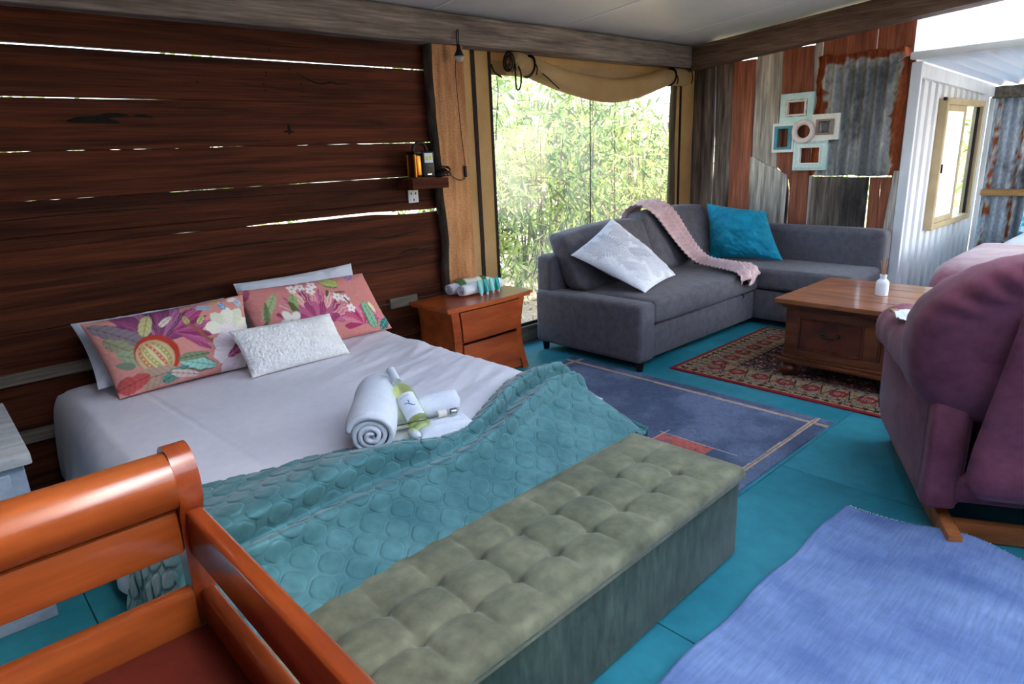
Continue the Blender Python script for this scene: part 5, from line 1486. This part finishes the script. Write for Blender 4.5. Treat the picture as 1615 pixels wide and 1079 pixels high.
for (a, b) in ((by0, by0+.075), (ym-.038, ym+.038), (by1-.075, by1)):
    z0_, z1_ = (.1785, .3715) if a > by0+.1 and b < by1-.1 else (.135, .4235)
    wpart('stile', box(bx0, bx0+.0115, a, b, z0_, z1_, .002, 1), TW, ct)
wpart('rail', box(bx0, bx0+.0115, by0+.0755, by1-.0755, .372, .4235, .002, 1), TW, ct)
wpart('rail', box(bx0, bx0+.0115, by0+.0755, by1-.0755, .135, .178, .002, 1), TW, ct)
for (a, b) in ((by0+.0755, ym-.0385), (ym+.0385, by1-.0755)):
    V, F = join(box(bx0-.004, bx0+.0115, a, a+.012, .178, .372, .003, 1), box(bx0-.004, bx0+.0115, b-.012, b, .178, .372, .003, 1), box(bx0-.004, bx0+.0115, a+.012, b-.012, .178, .190, .003, 1), box(bx0-.004, bx0+.0115, a+.012, b-.012, .360, .372, .003, 1))
    wpart('drawer_moulding', (V, F), TP, ct)
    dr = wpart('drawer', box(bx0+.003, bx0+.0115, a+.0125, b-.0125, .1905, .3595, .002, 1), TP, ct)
    yc = (a+b)/2
    V, F = join(tube(spline([(bx0-.004, yc-.045, .288), (bx0-.022, yc-.034, .280), (bx0-.024, yc, .276), (bx0-.022, yc+.034, .280), (bx0-.004, yc+.045, .288)], 20), .0045, 8),
                xf(lathe([(.001, .008), (.010, .006), (.012, 0)], 14), Matrix.Translation((bx0+.003, yc-.045, .290)) @ Matrix.Rotation(-PI/2, 4, 'Y')),
                xf(lathe([(.001, .008), (.010, .006), (.012, 0)], 14), Matrix.Translation((bx0+.003, yc+.045, .290)) @ Matrix.Rotation(-PI/2, 4, 'Y')))
    part('handle', (V-np.array(ct.location), F), MATS['old_iron'], dr, 'all')
# the end facing the window
wpart('end_panel', box(bx0+.08, bx1-.08, by1-.0115, by1-.004, .185, .365, .002, 1), TP, ct)
for (a, b) in ((bx0+.012, bx0+.0795), (bx1-.08, bx1)): wpart('stile', box(a, b, by1-.0115, by1, .135, .4235, .002, 1), TW, ct)
wpart('base_moulding', join(box(bx0-.014, bx1+.014, by0-.014, by1+.014, .118, .1345, .004), box(bx0-.030, bx1+.030, by0-.030, by1+.030, .0935, .1175, .006)), TW, ct, True)
bun = lathe([(.026, .009), (.044, .013), (.058, .028), (.062, .046), (.056, .066), (.040, .078), (.035, .084), (.042, .093)], 28)
for x, y in ((bx0+.03, by1-.03), (bx0+.03, by0+.03), (bx1-.03, by1-.03), (bx1-.03, by0+.03)):
    V, F = bun; wpart('bun_foot', (V+np.array([x, y, 0]), F), TP, ct, 'all')
# reed diffuser
rd = thing('reed_diffuser', 'white ceramic reed diffuser bottle with wooden sticks on the coffee table', 'diffuser', (4.072, 1.268, .480))
part('bottle', lathe([(.030, 0), (.034, .003), (.0345, .070), (.032, .082), (.022, .093), (.0175, .097), (.0175, .112), (.019, .114), (.019, .121), (.014, .121), (.013, .10)], 28), MATS['ceramic'], rd, True)
for k in range(8):
    a = k*2*PI/8+.3; rr = .022+.006*(k % 3)
    part('reed', tube([(-.006*math.cos(a), -.006*math.sin(a), .05), (rr*math.cos(a)*.55, rr*math.sin(a)*.55, .218-.008*(k % 3))], .0018, 6), MATS['reed'], rd)

# =================================================================== RUGS
def rug(name, x0, x1, y0, y1, nx, ny, mat, cols, label, th=.010, zf=None, loc=None):
    X, Y = np.meshgrid(np.linspace(x0, x1, nx), np.linspace(y0, y1, ny), indexing='ij')
    Z = np.full_like(X, th)+.0015*(fbm(X*6, Y*6, 3)-.5)
    if zf is not None: Z = Z+zf(X, Y)
    V = np.stack([X, Y, Z], -1).reshape(-1, 3)
    F = gfaces(nx, ny)
    ring = [i*ny for i in range(nx)]+[(nx-1)*ny+j for j in range(1, ny)]+[i*ny+ny-1 for i in range(nx-2, -1, -1)]+[j for j in range(ny-2, 0, -1)]
    low = V[ring].copy(); low[:, 2] = np.maximum(low[:, 2]-th+.0008, .0008); nR = len(ring)
    Fs = np.array([[ring[(i+1) % nR], ring[i], nx*ny+i, nx*ny+(i+1) % nR] for i in range(nR)])
    c = None
    if cols is not None:
        c = cols(X, Y).reshape(-1, 3); c = np.concatenate([c, c[ring]])
    t = thing(name, label, 'rug', ((x0+x1)/2, (y0+y1)/2, 0))
    V = np.concatenate([V, low])-np.array(t.location)
    o = mk('pile', V, np.concatenate([F, Fs]), mat, t, smooth=True, cols=c)
    return t
L_ = lambda c: np.array(lin(c))
def persian(X, Y):
    x0, x1, y0, y1 = 3.398, 4.70, .20, 2.235
    dx = np.minimum(X-x0, x1-X); dy = np.minimum(Y-y0, y1-Y)
    d = np.minimum(dx, dy); s = np.where(dx < dy, Y, X)
    n = fbm(X*60, Y*60, 3); n2 = vnoise(X*150, Y*150)
    c = np.zeros(X.shape+(3,))+L_((150, 30, 42))
    def put(mk_, col):
        nonlocal c
        k = np.clip(mk_, 0, 1)[..., None]; c = c+(L_(col)-c)*k
    beige, dark, red, cream, grey = (176, 146, 108), (46, 34, 34), (146, 34, 46), (206, 190, 160), (140, 124, 104)
    put(d > .028, beige)
    put((d > .036)*(d < .078)*(np.abs((s*16) % 1-.5) < .22)*(n > .38), dark)
    put((d > .050)*(d < .064)*(np.abs((s*16+.5) % 1-.5) < .28)*(n > .42), dark)
    put((d > .082)*(d < .132), dark)
    put((d > .086)*(d < .090), cream); put((d > .124)*(d < .128), cream)
    put((d > .095)*(d < .119)*((s*34+(d*120)) % 1 < .45), cream); put((d > .095)*(d < .119)*(((s*17) % 1) < .3)*(n > .45), red)
    put((d > .132)*(d < .27), beige)
    q = (s/.150) % 1-.5
    zig = .200+.052*(np.abs(q)*4-1)
    pal = ((q/.30)**2+((d-.196)/.046)**2 < 1)
    scal = .018*np.abs(np.sin(q*2*PI*3))
    put((np.abs(q) < .30+scal)*(np.abs(d-.188) < (.052-.09*np.abs(q))+scal*.6), red)
    put((np.abs(q) < .20)*(np.abs(d-.190) < .030-.08*np.abs(q))*(np.sin(X*420)*np.sin(Y*420) > .35), cream)
    put((np.abs(np.abs(q)-.36+ (d-.2)*2.2) < .028), dark)
    put((np.abs(np.abs(q)-.30+ (d-.2)*1.6) < .012), dark)
    put((d > .132)*(d < .27)*(n2 > .82), dark)
    put((d > .27)*(d < .318), dark); put((d > .274)*(d < .278), cream); put((d > .310)*(d < .314), cream)
    put((d > .283)*(d < .304)*((s*34-(d*120)) % 1 < .45), cream); put((d > .283)*(d < .304)*(((s*17+.4) % 1) < .32), red)
    ins = d > .318
    put(ins, (58, 32, 36))
    u = (X*11) % 1-.5; v = (Y*11+.5*np.floor(X*11)) % 1-.5
    m_ = np.abs(u)+np.abs(v)
    put(ins*(m_ < .42), red); put(ins*(m_ < .27), (40, 30, 38)); put(ins*(m_ < .15), cream)
    put(ins*(np.abs(m_-.46) < .03)*(n > .4), grey)
    put(ins*(n2 > .80), cream); put(ins*(n2 < .12), red)
    return c*(.55+.36*n)[..., None]
rug('persian_rug', 3.398, 4.70, .20, 2.235, 330, 500, MATS['persian_pile'], persian, 'red and beige persian style rug under the coffee table', .008)
def bordered(X, Y):
    x0, x1, y0, y1 = 1.96, 3.19, 1.142, 2.862
    dx = np.minimum(X-x0, x1-X); dy = np.minimum(Y-y0, y1-Y); d = np.minimum(dx, dy)
    n = fbm(X*40, Y*40, 3); n1 = fbm(X*5, Y*5, 4)
    c = L_((72, 84, 110))+(L_((98, 110, 136))-L_((72, 84, 110)))*sst(.3, .7, n1)[..., None]
    c *= (.85+.3*n)[..., None]
    def put(mk_, col):
        nonlocal c
        k = np.clip(mk_, 0, 1)[..., None]; c = c+(L_(col)*(.8+.4*n[..., None])-c)*k
    w_ = .004*(fbm(X*9, Y*9, 2)-.5)
    put(np.abs(dx-.075+w_) < .011, (186, 160, 138)); put(np.abs(dy-.075+w_) < .011, (186, 160, 138))
    put((np.abs(dx-.075) < .0025)+(np.abs(dy-.075) < .0025), (120, 90, 84))
    put((X > 2.28)*(X < 2.53)*(Y > 1.42)*(Y < 1.70)*(n > .28), (176, 92, 84))
    put((np.abs(Y-1.69) < .004)*(X > 2.1)*(X < 2.58)+(np.abs(X-2.535) < .004)*(Y > 1.3)*(Y < 1.72), (190, 176, 170))
    return c
rug('blue_bordered_rug', 1.96, 3.19, 1.142, 2.862, 260, 340, MATS['border_rug_pile'], bordered, 'slate blue rug with a thin tan border line between the bed and the sofa', .007)
def humps(X, Y):
    e = np.exp(-((X-2.40)/.22)**2)
    return .045*e*np.exp(-((Y-.40)/.16)**2)+.018*np.exp(-((Y-.80)/.07)**2)*np.sin(X*7.5+1)**2+.006*(fbm(X*2, Y*2, 3)-.3)
br = rug('plain_blue_rug', .85, 2.415, -1.4, .792, 200, 240, MATS['blue_rug_pile'], None, 'faded plain blue rug with rippled edges on the foreground floor', .009, humps)
fr = []
rr = random.Random(9)
for k in range(260):
    y = -1.38+2.16*k/259
    z = float(humps(np.array([2.413]), np.array([y]))[0])+.006
    fr.append(tube([(2.413, y, z), (2.420+.006*rr.random(), y+.004*(rr.random()-.5), z-.001), (2.430+.008*rr.random(), y+.008*(rr.random()-.5), max(.002, z*.6))], .0016, 4))
f_ = wpart('fringe', join(*fr), MATS['fringe'], br); f_['kind'] = 'stuff'

# =================================================================== RECLINER
rc = thing('recliner', 'plump maroon velvet recliner armchair seen from behind on a wooden rocker base', 'armchair', (2.975, .365, 0), math.radians(-62))
MV = MATS['maroon_velvet']
# local: x right, y forward
for sg in (-1, 1):
    prof_ = [(-.40, .105), (.34, .115), (.43, .20), (.44, .50), (.40, .555), (-.36, .56), (-.41, .50)]
    x0, x1 = (-.43, -.30) if sg < 0 else (.30, .43)
    V, F = prism(prof_, x0, x1, 'x')
    bm = bmesh.new(); vs = [bm.verts.new(v) for v in V]
    for f in F: bm.faces.new([vs[i] for i in f])
    bmesh.ops.recalc_face_normals(bm, faces=bm.faces)
    bmesh.ops.bevel(bm, geom=list(bm.edges), offset=.028, segments=3, profile=.5, affect='EDGES')
    bm.verts.index_update()
    part('side_panel', (np.array([v.co[:] for v in bm.verts]), [tuple(v.index for v in f.verts) for f in bm.faces]), MV, rc, True, ang=50)
    bm.free()
    # padded arm with gathered front
    cy = np.linspace(-.34, .49, 60); V = []
    for i, y in enumerate(cy):
        q = np.clip((y-.33)/.16, 0, 1)
        r_ = .098*math.sqrt(max(.02, 1-q*q))*(1+.03*math.sin(y*70)*q+ .018*math.sin(y*40)*(y > .05))
        a = np.linspace(0, 2*PI, 26, endpoint=False)
        V.append(np.stack([sg*.385+r_*1.02*np.cos(a), np.full(26, y), .575-.05*q+r_*(.95*np.sin(a))*(1+.02*np.sin(5*a+y*20))-.02*(np.sin(a) < 0)], -1))
    part('arm_pad', (np.concatenate(V), [tuple(reversed(f)) for f in gfaces(60, 26, wv=True)]+[tuple(range(26)), tuple(reversed(range(59*26, 60*26)))]), MV, rc, 'all')
def supers(cx, cy, cz, a, b, c, e1, e2, nu=70, nv=60, fn=None):
    et = np.linspace(-PI/2, PI/2, nv); om = np.linspace(-PI, PI, nu, endpoint=False)
    E, O = np.meshgrid(et, om, indexing='ij')
    pw = lambda v, e: np.sign(v)*np.abs(v)**e
    X = a*pw(np.cos(E), e1)*pw(np.cos(O), e2); Y = b*pw(np.cos(E), e1)*pw(np.sin(O), e2); Z = c*pw(np.sin(E), e1)
    P = np.stack([X, Y, Z], -1)
    if fn is not None: P = fn(P)
    P = P+np.array([cx, cy, cz])
    return P.reshape(-1, 3), gfaces(nv, nu, wv=True)
def leanb(P):
    z = P[..., 2]; x = P[..., 0]
    P = P.copy()
    P[..., 0] = x*(1-.20*sst(.04, .34, z))
    P[..., 1] += -.22*(z+.30)-.10*np.clip(z/.3, 0, 1)**2
    th_ = np.arctan2(z, x)
    rim = np.clip(np.hypot(x/.45, z/.31), 0, 1)
    P[..., 1] += .006*np.sin(th_*46)*sst(.86, .99, rim)*sst(-.02, .12, z)
    P += (.008*(fbm(x*4+3, z*5+P[..., 1]*3, 3)-.5))[..., None]
    return P
V, F = supers(-.01, -.285, .712, .510, .170, .309, .58, .56, 130, 90, leanb)
wing = mk('backrest', V, F, MV, rc, smooth=True)
# flat outside back panel with its seam, and the rail under it
def panel(pts, yfn, off, th):
    V = []
    P = np.array(pts)
    k = len(P)
    V = [(x, yfn(z)-off, z) for x, z in P]+[(x, yfn(z)-off+th, z) for x, z in P]
    F = [tuple(range(k)), tuple(reversed(range(k, 2*k)))]+[(i, k+i, k+(i+1) % k, (i+1) % k) for i in range(k)]
    return np.array(V), F
ybk = lambda z: -.405-.16*max(0, z-.40)
rows = np.linspace(.225, .86, 26); cols_ = np.linspace(-1, 1, 30)
P = np.zeros((30, 26, 3))
for j, z in enumerate(rows):
    hwz = .315-.055*np.clip((z-.30)/.5, 0, 1)
    for i, u_ in enumerate(cols_):
        e_ = min(1-abs(u_), (z-.225)/.10, (.86-z)/.10)
        P[i, j] = (u_*hwz, ybk(z)-.070-.012*min(1, e_*6)**.5 if False else ybk(z)-.058-.016*math.sqrt(max(0, min(1, e_*7))), z)
part('outside_back', sheet(P, -.05), MV, rc, 'all')
V, F = box(-.395, .395, -.425, -.36, .135, .235, .02, 3); part('rear_rail', (V, F), MV, rc, True)
for sg in (-1, 1):
    V, F = box(min(sg*.322, sg*.43), max(sg*.322, sg*.43), -.43, -.33, .105, .50, .022, 3); part('rear_post', (V, F), MV, rc, True)
part('seat_cushion', soft_box(-.30, .30, -.25, .42, .30, .47, .05, .02, 8, 20), MV, rc, 'all')
part('footrest', soft_box(-.30, .30, .36, .43, .12, .40, .03, .01, 9, 16), MV, rc, 'all')
part('seat_box', box(-.298, .298, -.34, .35, .13, .298, .01), MATS['webbing'], rc)
BW = MATS['base_wood']
for sg in (-1, 1):
    part('base_runner', box(sg*.345-.022, sg*.345+.022, -.535, .40, .001, .072, .006), BW, rc, True)
part('base_rail', box(-.322, .322, -.435, -.395, .004, .070, .005), BW, rc, True)
part('base_rail', box(-.322, .322, .30, .34, .012, .082, .005), BW, rc, True)
part('base_plate', box(-.28, .28, -.16, .295, .073, .104, .004), MATS['old_iron'], rc)
# crumpled paper on the arm
X, Y = np.meshgrid(np.linspace(-1, 1, 18), np.linspace(-1, 1, 18), indexing='ij')
P = np.stack([X*.055+.01*Y, Y*.06, .018*fbm(X*2.2+3, Y*2.2, 3)+.03*np.clip(Y, 0, 1)*.3], -1)
pp = thing('crumpled_packet', 'small crumpled white paper packet on the left arm of the recliner', 'packet', (2.865, .775, .660), math.radians(-50))
part('paper', sheet(P, .0015), MATS['white_linen'], pp, 'all')
part('yellow_tip', box(-.052, -.02, .050, .078, .010, .022, .004), MATS['pine'], pp, True)

# =================================================================== BED IN THE ANNEX
ab = thing('annex_bed', 'second bed in the white annex, its foot covered by a mauve velvet bedspread', 'bed', (6.2, .45, 0))
wpart('base', box(5.15, 7.55, -.35, 1.14, 0, .24, .01), MATS['webbing'], ab)
wpart('mattress', box(5.12, 7.60, -.38, 1.17, .24, .475, .05, 3), MATS['white_linen'], ab, True)
px_ = spline([(4.80, .04), (4.81, .20), (4.84, .33), (4.92, .43), (5.06, .486), (5.32, .512), (5.7, .520), (6.25, .522)], 90)
py_ = spline([(0, -.46), (.004, -.30), (.012, -.16), (.030, -.070), (.070, -.020), (.15, -.003), (.5, 0), (1.0, 0), (1.64, 0)], 80)
P = np.zeros((90, 80, 3))
for i, (xx, zz_) in enumerate(px_):
    for j, (yo, dz) in enumerate(py_):
        z_ = max(.03, zz_+dz*(zz_-.02)/.48)
        cor = max(0, (5.3-xx)/.34)*max(0, (.25-yo)/.25)
        P[i, j] = (xx+.04*cor, 1.340-yo-.05*cor, z_+.012*(fbm(np.array([xx*3.+5]), np.array([yo*4.]), 3)[0]-.5))
bs = thing('bedspread', 'mauve velvet bedspread over the foot of the annex bed behind the recliner', 'bedspread', (5.6, .4, .5))
V, F = sheet(P, .008)
mk('velvet_cover', V-np.array(bs.location), np.array(F), MATS['mauve_velvet'], bs, smooth=True)
X, Y = np.meshgrid(np.linspace(6.0, 7.62, 50), np.linspace(1.215, -.40, 50), indexing='ij')
P = np.stack([X, Y, .512-.12*sst(.10, 0, 1.215-Y)+.006*(fbm(X*4, Y*4, 3)-.5)+.02*sst(6.2, 6.3, X)], -1)
wpart('top_sheet', sheet(P, .006), MATS['white_linen'], ab, 'all')
V, F, U, Vv = pillow4((6.92, 1.16, .54), (7.05, .55, .54), (7.18, 1.20, .82), (7.32, .58, .82), .08, .06, 40, 30, .05, 41, .01)
o = mk('pillow', V, F[:, ::-1], MATS['turquoise_print'], smooth=True)
tag(o, 'turquoise and white patterned pillow on the annex bed', 'pillow')
